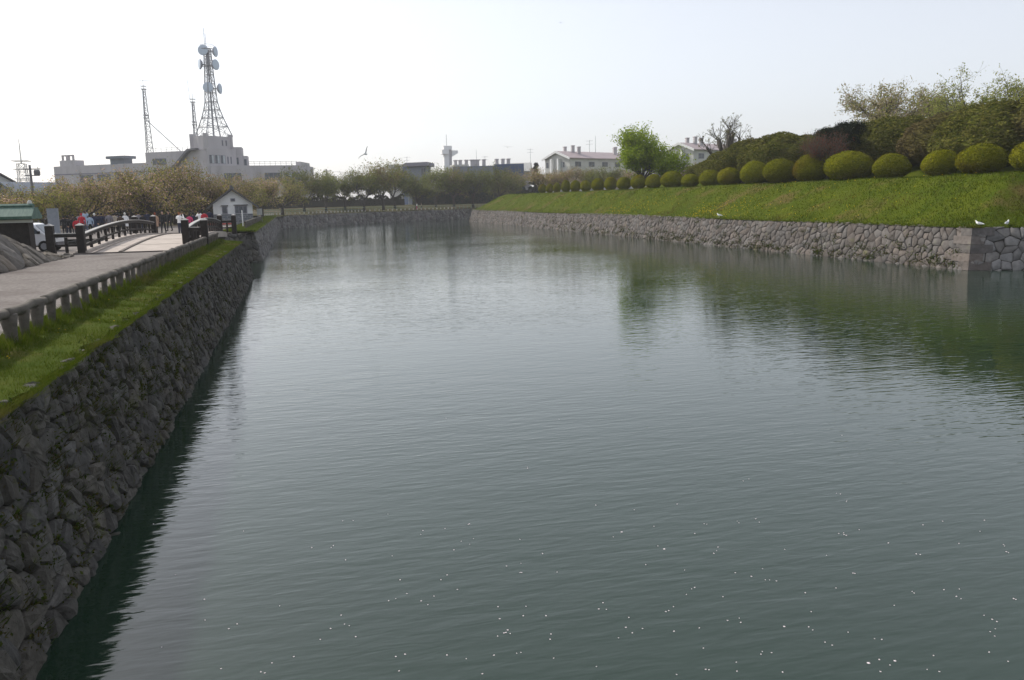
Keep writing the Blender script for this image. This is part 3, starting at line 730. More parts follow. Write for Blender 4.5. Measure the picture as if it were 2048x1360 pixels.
# ------------------------------------------------------------------ leafy shrubs
def shell_mesh(seed, nleaf, size, flat=1.0, lumps=.05, lump_n=10, tilt=.5, low=-.55, aspect=.6):
    """unit dome (radius ~.5 wide, height 1) of leaf faces plus dark inner core"""
    r = np.random.default_rng(seed)
    d = r.normal(0, 1, (nleaf * 2, 3)); d /= np.linalg.norm(d, axis=1)[:, None]; d = d[d[:, 2] > low][:nleaf]
    C = r.normal(0, 1, (lump_n, 3)); C /= np.linalg.norm(C, axis=1)[:, None]; C[:, 2] = np.abs(C[:, 2])
    def rad_(d):
        q = np.zeros(len(d))
        for c in C: q = np.maximum(q, np.exp(-(1 - d @ c) * 9))
        return 1 - lumps + lumps * 2 * q
    R = rad_(d) * r.uniform(.93, 1.012, len(d))
    E_ = np.array([.5, .5, .60]); off = np.array([0, 0, .40])
    P = d * R[:, None] * E_; P[:, 2] = np.where(d[:, 2] < 0, P[:, 2] * .7, P[:, 2]); P = P + off
    lf = leaf_quads(P, d, size, r, tilt, aspect)
    nu, nv = 20, 12; vs = []; fs = []
    for i in range(nv + 1):
        ph = math.pi * .83 * i / nv
        for j in range(nu):
            t = 2 * math.pi * j / nu; q = np.array([[math.sin(ph) * math.cos(t), math.sin(ph) * math.sin(t), math.cos(ph)]])
            p = (q * rad_(q)[:, None] * E_ * .95)[0]; p[2] = p[2] * (.7 if q[0, 2] < 0 else 1); vs.append(p + off)
    vs = np.array(vs)
    core = [vs[[i*nu+j, (i+1)*nu+j, (i+1)*nu+(j+1) % nu, i*nu+(j+1) % nu]] for i in range(nv) for j in range(nu)]
    return quads_mesh('foliage', np.concatenate([lf, np.array(core)]), 4)

bush_me = [shell_mesh(100 + i, 9000, .021, lumps=.045, lump_n=13, tilt=.5, low=-.85) for i in range(4)]
stem_me = []
for i in range(2):
    b = MB(); rr_ = random.Random(i)
    for k in range(7):
        a = rr_.uniform(0, 6.28); b.tube([(.12 * math.cos(a), .12 * math.sin(a), -.06), (.2 * math.cos(a), .2 * math.sin(a), .1), (.3 * math.cos(a), .3 * math.sin(a), .3)], [.018, .014, .008], 5)
    stem_me.append(b.mesh('stem', True))
BUSH = [[154.1,1.73,1.97],[149.4,1.5,1.87],[145.0,1.5,1.95],[139.8,1.8,2.28],[134.7,1.8,2.2],[129.5,1.9,1.99],[123.9,2.1,2.16],[118.4,2.1,2.18],[113.2,2.2,2.1],[107.9,2.35,2.18],[102.9,2.3,2.06],[97.3,2.9,2.25],[92.3,2.25,1.78],[87.4,2.6,2.05],[83.0,2.75,2.1],[77.8,3.15,2.55],[73.1,3.4,2.65],[68.0,3.65,2.75],[62.6,4.25,2.68],[57.7,2.95,2.15],[52.4,2.8,2.2],[48.6,3.2,2.35],[44.0,3.3,2.4]]
extra = {4: 'large wide clipped shrub, widest of the row on the bank', 1: 'clipped round shrub cut by the right edge of the photo', 23: 'small clipped shrub at the far end of the row on the bank'}
for i, (y, wd_, h) in enumerate(BUSH):
    k = len(BUSH) - i; wd_ *= .98; h *= .93
    x = 46.2 + (0 if i < 19 else .3); z = float(bank_z(x - wd_ * .3, y, False)) - .03
    lab = 'widest clipped dome shrub in the row on the grass bank' if k == 5 else 'clipped dome shrub cut off by the right edge of the picture' if k == 1 else f'clipped dome shrub, {ORD[k-1]} from the right in the row on the bank'
    r = empty('clipped_shrub', (x, y, z), lab, 'shrub', 'clipped dome shrubs along the grass bank', rz=random.uniform(0, 6.28))
    r.scale = (wd_ * random.uniform(.97, 1.03), wd_ * random.uniform(.95, 1.02), h)
    me = bush_me[i % 4]; o = link('foliage', me, None if me.materials else LF['bush'], r, False)
    me = stem_me[i % 2]; o = link('stems', me, None if me.materials else MT['bark'], r, False); o['kind'] = 'stuff'

az_me = [shell_mesh(200 + i, 17000, .017, lumps=.17, lump_n=34, tilt=.8, low=-.2, aspect=.5) for i in range(3)]
AZ = [(52.0, 87, 8, 5.0, 'low spreading azalea mound left of the pollarded tree'), (51.5, 80, 9.0, 5.1, 'broad dark azalea mound right of the pollarded tree'), (54.5, 75.5, 7.5, 5.3, 'azalea mound behind the red-leaved tree'),
      (55.0, 67.5, 8.4, 5.5, 'tall olive azalea mound right of the dark pine'), (56.5, 61, 9.5, 5.3, 'largest olive azalea mound below the right-hand cherry trees'), (54.4, 55.0, 8.6, 5.6, 'azalea mound rising to the right edge of the picture'),
      (53.0, 98, 7.5, 3.4, 'small azalea mound beside the bright green tree'), (52, 92.5, 7, 4.2, 'azalea mound directly under the pollarded tree'), (58, 50, 11, 6.3, 'high azalea mass at the right edge of the picture')]
for i, (x, y, wd_, h, lab) in enumerate(AZ):
    z = float(bank_z(x - wd_ * .45, y, False)) - .05
    r = empty('azalea_mound', (x, y, z), lab, 'azalea', 'loose azalea mounds behind the clipped row', rz=random.uniform(0, 6.28)); r.scale = (wd_, wd_ * 1.05, h)
    me = az_me[i % 3]; link('foliage', me, None if me.materials else LF['azalea'], r, False)
    link('stems', stem_me[i % 2], None, r, False)['kind'] = 'stuff'
for x, y, wd_, h, lab in [(-12.6, 31.5, 2.2, 1.1, 'low green shrub on the stone embankment at the left edge'), (-13.6, 34.5, 2.0, .9, 'second low shrub on the stone embankment, behind the first')]:
    r = empty('low_shrub', (x, y, ZL + 1.5), lab, 'shrub'); r.scale = (wd_, wd_, h)
    link('foliage', az_me[0], None, r, False); r.children[0].material_slots[0].link = 'OBJECT'; r.children[0].material_slots[0].material = LF['green']

# ------------------------------------------------------------------ trees
def grow(seed, H, R, r0, limbs=5, fork=.26, elev=(18, 50), up=.18, levels=3, nleaf=9000, leaf=.15, clump=.33, wob=.28, kid=(30, 62), shrink=.62, flat=0, leaflv=2):
    rnd = random.Random(seed); mb = MB(); tips = []; segs = []
    def rv(): return Vector((rnd.gauss(0, 1), rnd.gauss(0, 1), rnd.gauss(0, 1)))
    def br_(p, d, L, r, lv):
        k = 4; pts = [p.copy()]; rs = [r]
        for i in range(k):
            d = (d + rv() * wob * .5 + Vector((0, 0, up * (.6 if lv else .2)))).normalized(); p = p + d * (L / k); pts.append(p.copy()); rs.append(max(.008, r * (1 - .6 * (i + 1) / k)))
            if lv >= leaflv: tips.append(p.copy())
            if lv < levels and i >= (0 if lv else 1):
                for c in range(2 if lv < 2 else 1):
                    ax = d.cross(rv()).normalized(); cdv = Matrix.Rotation(rad(rnd.uniform(*kid)), 3, ax) @ d
                    cdv.z = cdv.z * .75 + .05
                    br_(p, cdv.normalized(), L * shrink * rnd.uniform(.7, 1.15), rs[-1] * .62, lv + 1)
        if lv < levels: br_(p, d, L * .6, rs[-1], lv + 1)
        segs.append((pts, rs, lv))
    hf = H * fork; lean = Vector((rnd.uniform(-.15, .15), rnd.uniform(-.15, .15), 1))
    t0 = [Vector((0, 0, -.2)), Vector((lean.x * .3, lean.y * .3, hf * .35)), Vector((lean.x * .7, lean.y * .7, hf * .75)), lean * hf]; t0[3].z = hf
    mb.tube(t0, [r0 * 1.5, r0 * 1.05, r0 * .95, r0 * .9], 8)
    a0 = rnd.uniform(0, 6.28)
    for i in range(limbs):
        a = a0 + 6.283 * i / limbs + rnd.uniform(-.35, .35); e = rad(rnd.uniform(*elev))
        br_(t0[3] - Vector((0, 0, rnd.uniform(0, hf * .2))), Vector((math.cos(a) * math.cos(e), math.sin(a) * math.cos(e), math.sin(e))), R * rnd.uniform(.5, .68), r0 * rnd.uniform(.5, .68), 0)
    T = np.array([tuple(t) for t in tips]); 
    rr_ = np.percentile(np.hypot(T[:, 0], T[:, 1]), 96); zz = np.percentile(T[:, 2], 98)
    sx, sz = R / rr_, (H - hf) / max(.1, zz - hf)
    def fit(p): return Vector((p.x * sx, p.y * sx, p.z if p.z < hf else hf + (p.z - hf) * sz))
    for pts, rs, lv in segs: mb.tube([fit(p) for p in pts], rs, 6 if lv < 2 else 3, cap=False)
    T = np.array([tuple(fit(Vector(t))) for t in T])
    g = np.random.default_rng(seed); P = T[g.integers(0, len(T), nleaf)] + g.normal(0, clump, (nleaf, 3)) * np.array([1, 1, .6])
    P[:, 2] = np.maximum(P[:, 2], hf * .8)
    Nn = np.tile([0, 0, 1.], (nleaf, 1))
    lf = leaf_quads(P, Nn, leaf, g, 1.0, .55)
    return mb.mesh('trunk', True), quads_mesh('crown', lf, 4)
PROTO = [grow(300 + i, 7.0, 5.2, .30, nleaf=6000, leaf=.13, limbs=5 + i % 2, clump=.28) for i in range(4)]
PROTOF = [grow(330 + i, 8.0, 5.0, .22, nleaf=6000, leaf=.16, limbs=5, fork=.28, elev=(25, 62), up=.2, clump=.36) for i in range(4)]
def plant(name, meshes, loc, s, label, cat, leaf, bark, group=None, rz=None, sz=None):
    r = empty(name, loc, label, cat, group, rz=random.uniform(0, 6.28) if rz is None else rz); r.scale = (s, s, sz or s)
    for nm, me, m in (('trunk', meshes[0], bark), ('crown', meshes[1], leaf)):
        if me is None: continue
        if not me.materials: me.materials.append(m)
        o = bpy.data.objects.new(nm, me); COL.objects.link(o); o.parent = r
        o.material_slots[0].link = 'OBJECT'; o.material_slots[0].material = m
    return r
LC = [(-20, 84, 3.6, 'pink'), (35, 92, 3.8, 'pink'), (92, 90, 4.3, 'mix'), (128, 108, 5.0, 'pink'), (168, 96, 5.0, 'pink'), (212, 112, 5.6, 'pink'), (262, 104, 6.0, 'pink'), (318, 99, 6.4, 'pink'), (352, 114, 7.2, 'mix'), (402, 112, 6.5, 'pink'), (440, 128, 6.2, 'pink'), (480, 138, 6.2, 'mix'), (525, 146, 6.6, 'pink'), (566, 168, 7.0, 'mix')]
for i, (px, Y, h, lf) in enumerate(LC):
    p = at(px, 440, Y); s = max(.82, h / 7.0)
    plant('cherry_tree', PROTO[i % 4], (p.x, Y, ZL - .1), s, f'{"pinkish" if lf == "pink" else "olive"} leafing cherry tree, {ORD[i]} from the left in the row behind the crowd', 'cherry tree', LF[lf], MT['bark'], 'cherry trees behind the crowd', sz=h / 7.0)
FC = [(608, 182, 8.4, 'green'), (652, 186, 8.2, 'green'), (690, 196, 8.8, 'green'), (728, 192, 8.6, 'green'), (767, 194, 9.4, 'mix'), (790, 204, 10.2, 'green'), (832, 205, 8.2, 'green'), (872, 214, 8.8, 'green'), (908, 216, 9.0, 'mix'), (946, 214, 9.4, 'green'), (996, 221, 9.2, 'green'), (1030, 228, 8.6, 'mix')]
for i, (px, Y, h, lf) in enumerate(FC):
    p = at(px, 412, Y); s = h / 8.0
    plant('cherry_tree', PROTOF[i % 4], (p.x, Y, 3.0), s * .98, f'green leafing cherry tree, {ORD[i]} from the left beyond the far wall', 'cherry tree', LF[lf], MT['bark'], 'cherry trees beyond the far wall', sz=s * random.uniform(.9, 1.1))
RC = [(1085, 172, 5.3, 'pink'), (1112, 182, 5.3, 'pink'), (1145, 170, 5.0, 'pink'), (1172, 178, 5.5, 'mix'), (1205, 168, 5.3, 'green'), (1240, 172, 4.9, 'pink'), (1335, 158, 5.0, 'pink'), (1378, 152, 4.9, 'pink')]
for i, (px, Y, h, lf) in enumerate(RC):
    p = at(px, 390, Y)
    plant('cherry_tree', PROTO[(i + 1) % 4], (p.x, Y, float(bank_z(p.x, Y, False)) - .2), .85, f'faded cherry tree, {ORD[i]} from the left behind the far clipped shrubs', 'cherry tree', LF[lf], MT['bark'], 'cherry trees behind the far shrubs', sz=h / 7.0)
GT = grow(403, 7.7, 5.3, .26, limbs=10, fork=.2, elev=(15, 80), up=.2, nleaf=26000, leaf=.15, clump=.36, kid=(25, 50))
p = at(1283, 350, 114); plant('maple_tree', GT, (p.x, 114, 5.45), 1.06, 'bright fresh green tree behind the clipped shrubs', 'tree', LF['bright'], MT['bark'], sz=1.06)
CR = [grow(411 + i, 7.2, 6.6, .28, limbs=7, fork=.32, elev=(8, 48), nleaf=13000, leaf=.115, clump=.22, up=.06) for i in range(2)]
p = at(1795, 250, 79); plant('cherry_tree', CR[0], (p.x, 79, 8.2), 1.06, 'faded pale cherry tree above the azaleas, right of the pine', 'cherry tree', LF['pale'], MT['bark'], 'cherry trees on the rampart')
p = at(1985, 240, 71); plant('cherry_tree', CR[1], (p.x, 71, 8.2), 1.03, 'greener cherry tree at the upper right corner above the azaleas', 'cherry tree', LF['palegreen'], MT['bark'], 'cherry trees on the rampart')
p = at(1742, 250, 84); plant('cherry_tree', CR[0], (p.x, 84, 8.0), .7, 'small pale cherry tree just above the dark pine', 'cherry tree', LF['mix'], MT['bark'], 'cherry trees on the rampart', rz=1)
p = at(1900, 240, 84); plant('cherry_tree', CR[1], (p.x, 84, 8.0), .9, 'small faded cherry tree between the two rampart cherries', 'cherry tree', LF['pale'], MT['bark'], 'cherry trees on the rampart', rz=2)
RTm = grow(421, 5.2, 2.6, .09, limbs=6, fork=.25, elev=(40, 75), nleaf=3600, leaf=.065, clump=.18, up=.3)
p = at(1655, 320, 66.5); plant('red_tree', RTm, (p.x, 66.5, float(bank_z(p.x, 66.5, False))), .8, 'small red-leaved tree in front of the dark pine', 'tree', LF['red'], MT['palebark'])
# pine with flat layered pads
mb = MB(); mb.tube([(0, 0, -.3), (.2, 0, 1.5), (-.1, .1, 3), (.1, 0, 4.9)], [.22, .18, .13, .05], 8); g = np.random.default_rng(5); P = []
for z, r, cx, cy in [(5.0, 1.5, .1, 0), (4.5, 2.0, -1.6, .3), (4.4, 2.0, 1.5, -.4), (3.6, 2.2, 1.9, .8), (3.7, 1.9, -2.2, -.5), (2.7, 2.4, 1.7, -.2), (2.6, 2.0, -1.2, .6), (1.6, 2.4, 1.6, .2), (4.0, 1.6, 0, 1.4)]:
    n = 2300; a = g.uniform(0, 6.28, n); q = np.sqrt(g.random(n)) * r; bump_ = .25 * np.sin(a * 5 + z) * q / r
    P.append(np.stack([cx + q * np.cos(a), cy + q * np.sin(a), z + .28 * (1 - (q / r) ** 2) + bump_ + g.normal(0, .13, n)], 1))
    mb.tube([(0, 0, z - .7), (cx * .6, cy * .6, z - .25), (cx, cy, z)], [.09, .06, .03], 6)
P = np.concatenate(P); pine = (mb.mesh('trunk', True), quads_mesh('crown', leaf_quads(P, np.tile([0, 0, 1.], (len(P), 1)), .13, g, 1.1, .25), 4))
p = at(1697, 320, 69.5); plant('pine_tree', pine, (p.x, 69.5, float(bank_z(p.x, 69.5, False))), 1, 'dark layered pine behind the red-leaved tree', 'pine tree', LF['pine'], MT['bark'], rz=.3)
# conifer by the white house
mb = MB(); mb.tube([(0, 0, -.2), (0, 0, 10.5)], [.2, .04], 6); P = []
for k in range(26):
    z = 2 + k * .33; r = 2.3 * (1 - k / 30) * g.uniform(.7, 1.15); a = g.uniform(0, 6.28); n = 330
    t = g.random(n); P.append(np.stack([t * r * np.cos(a) + g.normal(0, .18, n), t * r * np.sin(a) + g.normal(0, .18, n), z + t * .35 + g.normal(0, .12, n)], 1)); mb.tube([(0, 0, z), (r * math.cos(a), r * math.sin(a), z + .35)], [.05, .02], 4)
P = np.concatenate(P); conifer = (mb.mesh('trunk', True), quads_mesh('crown', leaf_quads(P, np.tile([0, 0, 1.], (len(P), 1)), .3, g, 1.1, .35), 4))
p = at(1071, 330, 240); plant('conifer', conifer, (p.x, 240, 3.0), 1.12, 'dark ragged conifer beside the small white house', 'conifer', LF['pine'], MT['bark'])
# pollarded bare tree
mb = MB(); rnd = random.Random(12); buds = []
mb.tube([(0, 0, -.3), (.1, 0, 1.0), (0, .1, 2.2)], [.55, .42, .42], 10)
def shoots(e, n, L):
    for _ in range(n):
        d = Vector((rnd.gauss(0, .55), rnd.gauss(0, .55), rnd.uniform(.5, 1))).normalized(); l = L * rnd.uniform(.5, 1.1)
        m_ = e + d * l * .5 + Vector((rnd.uniform(-.08, .08), rnd.uniform(-.08, .08), 0)); t = e + d * l; mb.tube([e, m_, t], [.03, .022, .012], 4, cap=False); buds.append(t)
        for _k in range(2):
            d2 = (d + Vector((rnd.gauss(0, .6), rnd.gauss(0, .6), .3))).normalized(); t2 = m_ + d2 * l * .5; mb.tube([m_, t2], [.018, .009], 3, cap=False); buds.append(t2)
for az_, el_, L, r in [(-3.0, 22, 3.3, .2), (-2.5, 42, 3.2, .22), (-1.9, 62, 3.2, .22), (-.2, 86, 3.6, .26), (.4, 68, 3.4, .24), (.2, 48, 3.2, .22), (-.3, 30, 3.2, .17), (2.0, 60, 2.8, .2), (1.2, 45, 2.6, .18)]:
    a = az_; e = rad(el_); d = Vector((math.cos(a) * math.cos(e), math.sin(a) * math.cos(e), math.sin(e))); o_ = Vector((0, .05, 2.0))
    m1 = o_ + d * L * .45 + Vector((0, 0, -.1)); m2 = m1 + (d + Vector((0, 0, .25))).normalized() * L * .3; m3 = m2 + (d + Vector((0, 0, .6))).normalized() * L * .28
    mb.tube([o_, m1, m2, m3], [r * 1.2, r, r * .85, r * .7], 8); shoots(m3, 7, 1.9); shoots(m2, 4, 1.5)
P = np.array([tuple(t) for t in buds]); P = np.repeat(P, 7, 0) + g.normal(0, .06, (len(P) * 7, 3))
poll = (mb.mesh('trunk', True), quads_mesh('buds', leaf_quads(P, np.tile([0, 0, 1.], (len(P), 1)), .06, g, 1, .6), 4))
p = at(1453, 340, 96); plant('pollarded_tree', poll, (p.x, 96, 6.4), 1.12, 'bare pollarded tree with thick stubby limbs and thin shoots', 'tree', LF['azalea'], MT['palebark'], rz=YAW * -1 + .3)
# hedges
def hedge(name, label, pts, wdt, h, z, leaf, seed, n, size):
    g = np.random.default_rng(seed); pts = np.array(pts, float); L = np.r_[0, np.cumsum(np.hypot(*np.diff(pts, axis=0).T))]
    s = g.random(n) * L[-1]; cx = np.interp(s, L, pts[:, 0]); cy = np.interp(s, L, pts[:, 1]); hv = h * (1 + .18 * np.sin(s * .9) + .12 * np.sin(s * 2.3 + 1))
    k = g.random(n); zz = np.where(k < .35, hv, g.random(n) * hv); off = np.where(k < .35, g.uniform(-.5, .5, n), np.where(k < .8, -.5, .5)) * wdt + g.normal(0, .12, n)
    P = np.stack([cx + off * .5, cy + off, z + zz + g.normal(0, .1, n)], 1)
    r = empty(name, (float(pts[:, 0].mean()), float(pts[:, 1].mean()), z), label, 'hedge')
    link('foliage', quads_mesh('foliage', leaf_quads(P, np.tile([0, -.5, .6], (n, 1)), size, g, .9, .6), 4), leaf, r)
    b = MB()
    for i in range(len(pts) - 1):
        A, B = pts[i], pts[i+1]; c = (A + B) / 2; b.box((c[0], c[1], z + h * .42), (math.hypot(*(B - A)), wdt * .7, h * .84), math.atan2(B[1] - A[1], B[0] - A[0]))
    b.build('core', MT['joint'], r)
def pp(px, Y): q = at(px, 405, Y); return (q.x, Y)
hedge('hedge', 'tall blue-green hedge behind the far cherry trees', [pp(828, 226), pp(900, 232), pp(1000, 238), pp(1075, 244)], 2, 4.6, 3.4, LF['hedge'], 61, 16000, .22)
hedge('hedge', 'dark hedge behind the far cherry trees, left of the blue-green one', [pp(505, 186), pp(590, 206), pp(690, 218), pp(806, 228)], 2, 2.5, 3.2, LF['dark'], 62, 16000, .22)
hedge('hedge', 'dark shrubbery under the cherry trees behind the crowd', [pp(120, 122), pp(220, 124), pp(330, 126), pp(425, 132)], 2.2, 3.0, ZL, LF['dark'], 63, 14000, .16)
# ------------------------------------------------------------------ buildings
def window(parent, A, B, u0, u1, z0, z1, panes=2, m=None, name='window'):
    """window on the vertical facade from A to B (xy), u in metres from A; frame proud of the wall, panes set back in it"""
    A = Vector((A[0], A[1], 0)); B = Vector((B[0], B[1], 0)); U = (B - A).normalized(); Nn = Vector((U.y, -U.x, 0)); Zv = Vector((0, 0, 1))
    fw = .09; b = MB(); o0 = A + U * u0 + Zv * z0; wd_, h = u1 - u0, z1 - z0
    def bar(u, v, du, dv, d0=-.05, d1=.07): b.extr([(u, v), (u + du, v), (u + du, v + dv), (u, v + dv)], o0 + Nn * d0, U, Zv, Nn, d1 - d0)
    bar(0, 0, wd_, fw); bar(0, h - fw, wd_, fw); bar(0, fw, fw, h - 2 * fw); bar(wd_ - fw, fw, fw, h - 2 * fw)
    for i in range(1, panes): bar(wd_ * i / panes - .04, fw, .08, h - 2 * fw, -.05, .05)
    f = b.build(name, MT['fascia'], parent)
    for i in range(panes):
        b = MB(); p0 = wd_ * i / panes + .03; p1 = wd_ * (i + 1) / panes - .03
        b.extr([(p0, .05), (p1, .05), (p1, h - .05), (p0, h - .05)], o0 + Nn * .01, U, Zv, Nn, .02)
        b.build('pane', m[i % len(m)] if isinstance(m, list) else (m or MT['glass']), f)
    return f
def block(parent, name, poly, z0, z1, m, parapet=0):
    b = MB(); b.prism(poly, z0, z1); o = b.build(name, m, parent)
    return o
def back(A, B, depth):
    A, B = Vector((A[0], A[1])), Vector((B[0], B[1])); U = (B - A).normalized(); n = Vector((-U.y, U.x)); return [tuple(A), tuple(B), tuple(B + n * depth), tuple(A + n * depth)]
def handrail(parent, pts, n, h=1.0):
    pts = [Vector(p) for p in pts]; b = MB()
    b.tube([p + Vector((0, 0, h)) for p in pts], .04, 4); b.tube([p + Vector((0, 0, h * .55)) for p in pts], .03, 4); b.build('roof_railing', MT['steel'], parent)
    for i in range(n + 1):
        q = pts[0].lerp(pts[-1], i / n); b = MB(); b.tube([q, q + Vector((0, 0, h + .1))], .04, 4); b.build('railing_post', MT['steel'], parent)
GZ = 2.2
ob = empty('office_building', (-30, 235, GZ), 'large grey concrete office building carrying the antenna tower', 'building')
LA, LB = (-62.0, 250), (-36.1, 232)
block(ob, 'left_wing', back(LA, LB, 14), GZ, 15.7, MT['concrete'])
MA, MB_ = (-36.0, 231.9), (-20.4, 221.6)
block(ob, 'middle_block', back(MA, MB_, 13), GZ, 18.2, MT['concrete'])
block(ob, 'stair_block', [(-20.2, 221.2), (-13.6, 226.4), (-17.5, 236), (-24, 231)], GZ, 18.6, MT['concrete'])
block(ob, 'tower_block', [(-24.2, 226.2), (-22.2, 223.4), (-20.4, 221.5), (-14.6, 227.5), (-16.5, 236), (-22, 234)], 18.0, 21.7, MT['concrete'])
for q in [(-23.8, 226.0), (-14.9, 227.8), (-20.3, 222.2), (-17, 235)]:
    block(ob, 'parapet_pier', [(q[0] - .6, q[1] - .6), (q[0] + .6, q[1] - .6), (q[0] + .6, q[1] + .6), (q[0] - .6, q[1] + .6)], 18.3, 22.3, MT['concrete'])
block(ob, 'side_block', [(-14.8, 227), (-12.2, 227.2), (-12.2, 234), (-15, 234)], GZ, 19.2, MT['concrete'])
block(ob, 'side_block', [(-12.19, 227.6), (-10.9, 227.6), (-10.9, 233), (-12.19, 233)], GZ, 17.0, MT['concrete'])
RA, RB = (-20.0, 221.0), (2.3, 222.0)
block(ob, 'right_wing', [(-19.6, 221.4), (2.3, 222.0), (5.6, 235), (-17, 236)], GZ, 14.3, MT['concrete'])
block(ob, 'stair_head', [(1.0, 223.4), (2.2, 222.4), (4.6, 232), (3, 233)], 14.2, 15.2, MT['concrete'])
handrail(ob, [(-10.5, 222.2, 14.3), (1.2, 222.6, 14.3)], 9); handrail(ob, [(-34.6, 231.6, 18.2), (-25.0, 225.4, 18.2)], 7)
U_ = (Vector(LB) - Vector(LA)).length
for u in (9, 15, 21): window(ob, LA, LB, u, u + 4.6, 11.2, 13.2, 4)
b = MB(); b.extr([(0, 13.4), (U_, 13.4), (U_, 13.65), (0, 13.65)], (LA[0], LA[1], 0), (Vector((LB[0] - LA[0], LB[1] - LA[1], 0))).normalized(), (0, 0, 1), Vector((LB[1] - LA[1], -(LB[0] - LA[0]), 0)).normalized(), .12); b.build('string_course', MT['fascia'], ob)
window(ob, MA, MB_, 2.2, 6.4, 15.0, 16.6, 4); window(ob, MA, MB_, 2.2, 6.4, 12.2, 13.8, 4); window(ob, MA, MB_, 8.0, 9.4, 12.6, 14.4, 1)
SA, SB = (-20.2, 221.2), (-13.6, 226.4)
for u in (.6, 2.2, 3.8): window(ob, SA, SB, u, u + 1.35, 14.9, 17.0, 2, [MT['glass'], MT['curtain']])
for u in (5.7, 6.6): window(ob, SA, SB, u, u + .35, 14.9, 16.7, 1)
for u in (5.2, 6.4): window(ob, (-20.4, 221.5), (-14.6, 227.5), u, u + .4, 19.4, 20.8, 1)
window(ob, (-14.8, 227), (-12.2, 227.2), .6, 1.7, 14.8, 16.6, 1); window(ob, (-12.19, 227.6), (-10.9, 227.6), .3, 1.0, 14.6, 16.2, 1)
WA, WB = (-19.6, 221.4), (2.3, 222.0)
window(ob, WA, WB, 12.8, 17.0, 10.6, 12.5, 4); window(ob, WA, WB, 17.6, 21.4, 10.6, 12.5, 4, [MT['glass'], MT['curtain'], MT['glass'], MT['glass']])
window(ob, WA, WB, 3, 7.2, 10.6, 12.5, 4)
d_ = (Vector((MB_[0], MB_[1], 0)) - Vector((MA[0], MA[1], 0))).normalized(); n_ = Vector((d_.y, -d_.x, 0))
b = MB(); b.extr([(8.6, 13.9), (9.3, 13.9), (14.2, 18.0), (16.6, 18.3), (16.6, 18.7), (14.0, 18.5)], (MA[0], MA[1], 0), d_, (0, 0, 1), n_, 1.4); b.build('outside_stair', MT['darksteel'], ob)
for k in (0, 1):
    b = MB(); x0, y0 = -58.6 + k * 1.8, 248.4 - k * 1.25
    for dx, dy, dz_, sx, sz_ in ((0, 0, 18.45, 1.7, .35), (-.75, 0, 17.75, .22, 1.4), (.75, 0, 17.75, .22, 1.4)): b.box((x0 + dx * .82, y0 - dx * .57, dz_), (sx, .6, sz_), -.6)
    b.build('roof_frame', MT['concrete'], ob)
block(ob, 'roof_plant_room', back((-60.2, 249.2), (-55.8, 246.0), 3), 15.6, 17.2, MT['concrete'])
b = MB(); b.box((-43.0, 238.5, 17.35), (6.2, 4, .7), -.6); b.build('roof_canopy', MT['slatewall'], ob); b = MB(); b.box((-43.0, 238.5, 16.3), (4.6, 2.8, 1.39), -.6); b.build('roof_plant_room', MT['slatewall'], ob)
# microwave lattice tower standing on the office building
TX, TY, TZ = -18.9, 229.3, 21.8
prof = [(0, 4.9), (2.6, 3.75), (4.8, 2.8), (6.8, 2.1), (8.8, 1.6), (11, 1.45), (13.2, 1.3), (15.4, 1.15), (17.6, 1.05), (19.8, .95), (21.6, .9)]
lt = empty('lattice_tower', (TX, TY, TZ), 'flared steel lattice tower with six microwave dishes', 'antenna tower')
cr = [(math.cos(rad(45 + 90 * k) + .5), math.sin(rad(45 + 90 * k) + .5)) for k in range(4)]
C_ = lambda k, i: Vector((TX + cr[k][0] * prof[i][1], TY + cr[k][1] * prof[i][1], TZ + prof[i][0]))
for k in range(4):
    b = MB(); b.tube([C_(k, i) for i in range(len(prof))], .14, 5); b.build('leg', MT['steel'], lt)
for i in range(1, len(prof)):
    b = MB()
    for k in range(4): b.tube([C_(k, i), C_((k + 1) % 4, i)], .085, 4)
    rg = b.build('ring', MT['steel'], lt)
for k in range(4):
    b = MB()
    for i in range(len(prof) - 1):
        b.tube([C_(k, i), C_((k + 1) % 4, i + 1)], .06, 3); b.tube([C_((k + 1) % 4, i), C_(k, i + 1)], .06, 3)
        if i < 4: b.tube([(C_(k, i) + C_((k + 1) % 4, i)) / 2, (C_(k, i + 1) + C_((k + 1) % 4, i + 1)) / 2], .06, 3)
    b.build('bracing', MT['steel'], lt)
b = MB(); b.tube([(TX, TY, TZ), (TX, TY, TZ + 21.4)], .25, 6); b.build('cable_duct', MT['steel'], lt)
for i in (8, 10):
    b = MB(); b.tube([(TX + 1.7 * math.cos(a * .785), TY + 1.7 * math.sin(a * .785), TZ + prof[i][0]) for a in range(9)], .09, 4); b.tube([(TX + 1.7 * math.cos(a * .785), TY + 1.7 * math.sin(a * .785), TZ + prof[i][0] + 1) for a in range(9)], .05, 4); b.build('platform', MT['steel'], lt)
def dish(dx, dz_, ang, r=1.3, back_=False):
    d = Vector((math.sin(ang), -math.cos(ang), 0)); c = Vector((TX + dx, TY, TZ + dz_)) + d * 1.1
    b = MB(); b.tube([c - d * .55, c - d * .1, c + d * .12], [r * .55, r * .98, r], 20); o = b.build('dish', MT['dishback'], lt)
    b = MB(); b.tube([c + d * .125, c + d * .2, c + d * .24], [r * .97, r * .9, r * .5], 20); b.build('radome', MT['dish'], o)
    b = MB(); b.tube([Vector((TX, TY, TZ + dz_)), c - d * .5], .16, 6); b.build('mount', MT['steel'], o)
dish(-.6, 21.2, -.25); dish(.9, 21.0, 1.25); dish(-.9, 17.9, -1.25); dish(.9, 17.8, .95); dish(-.2, 12.2, -.15); dish(1.3, 12.0, 1.3)
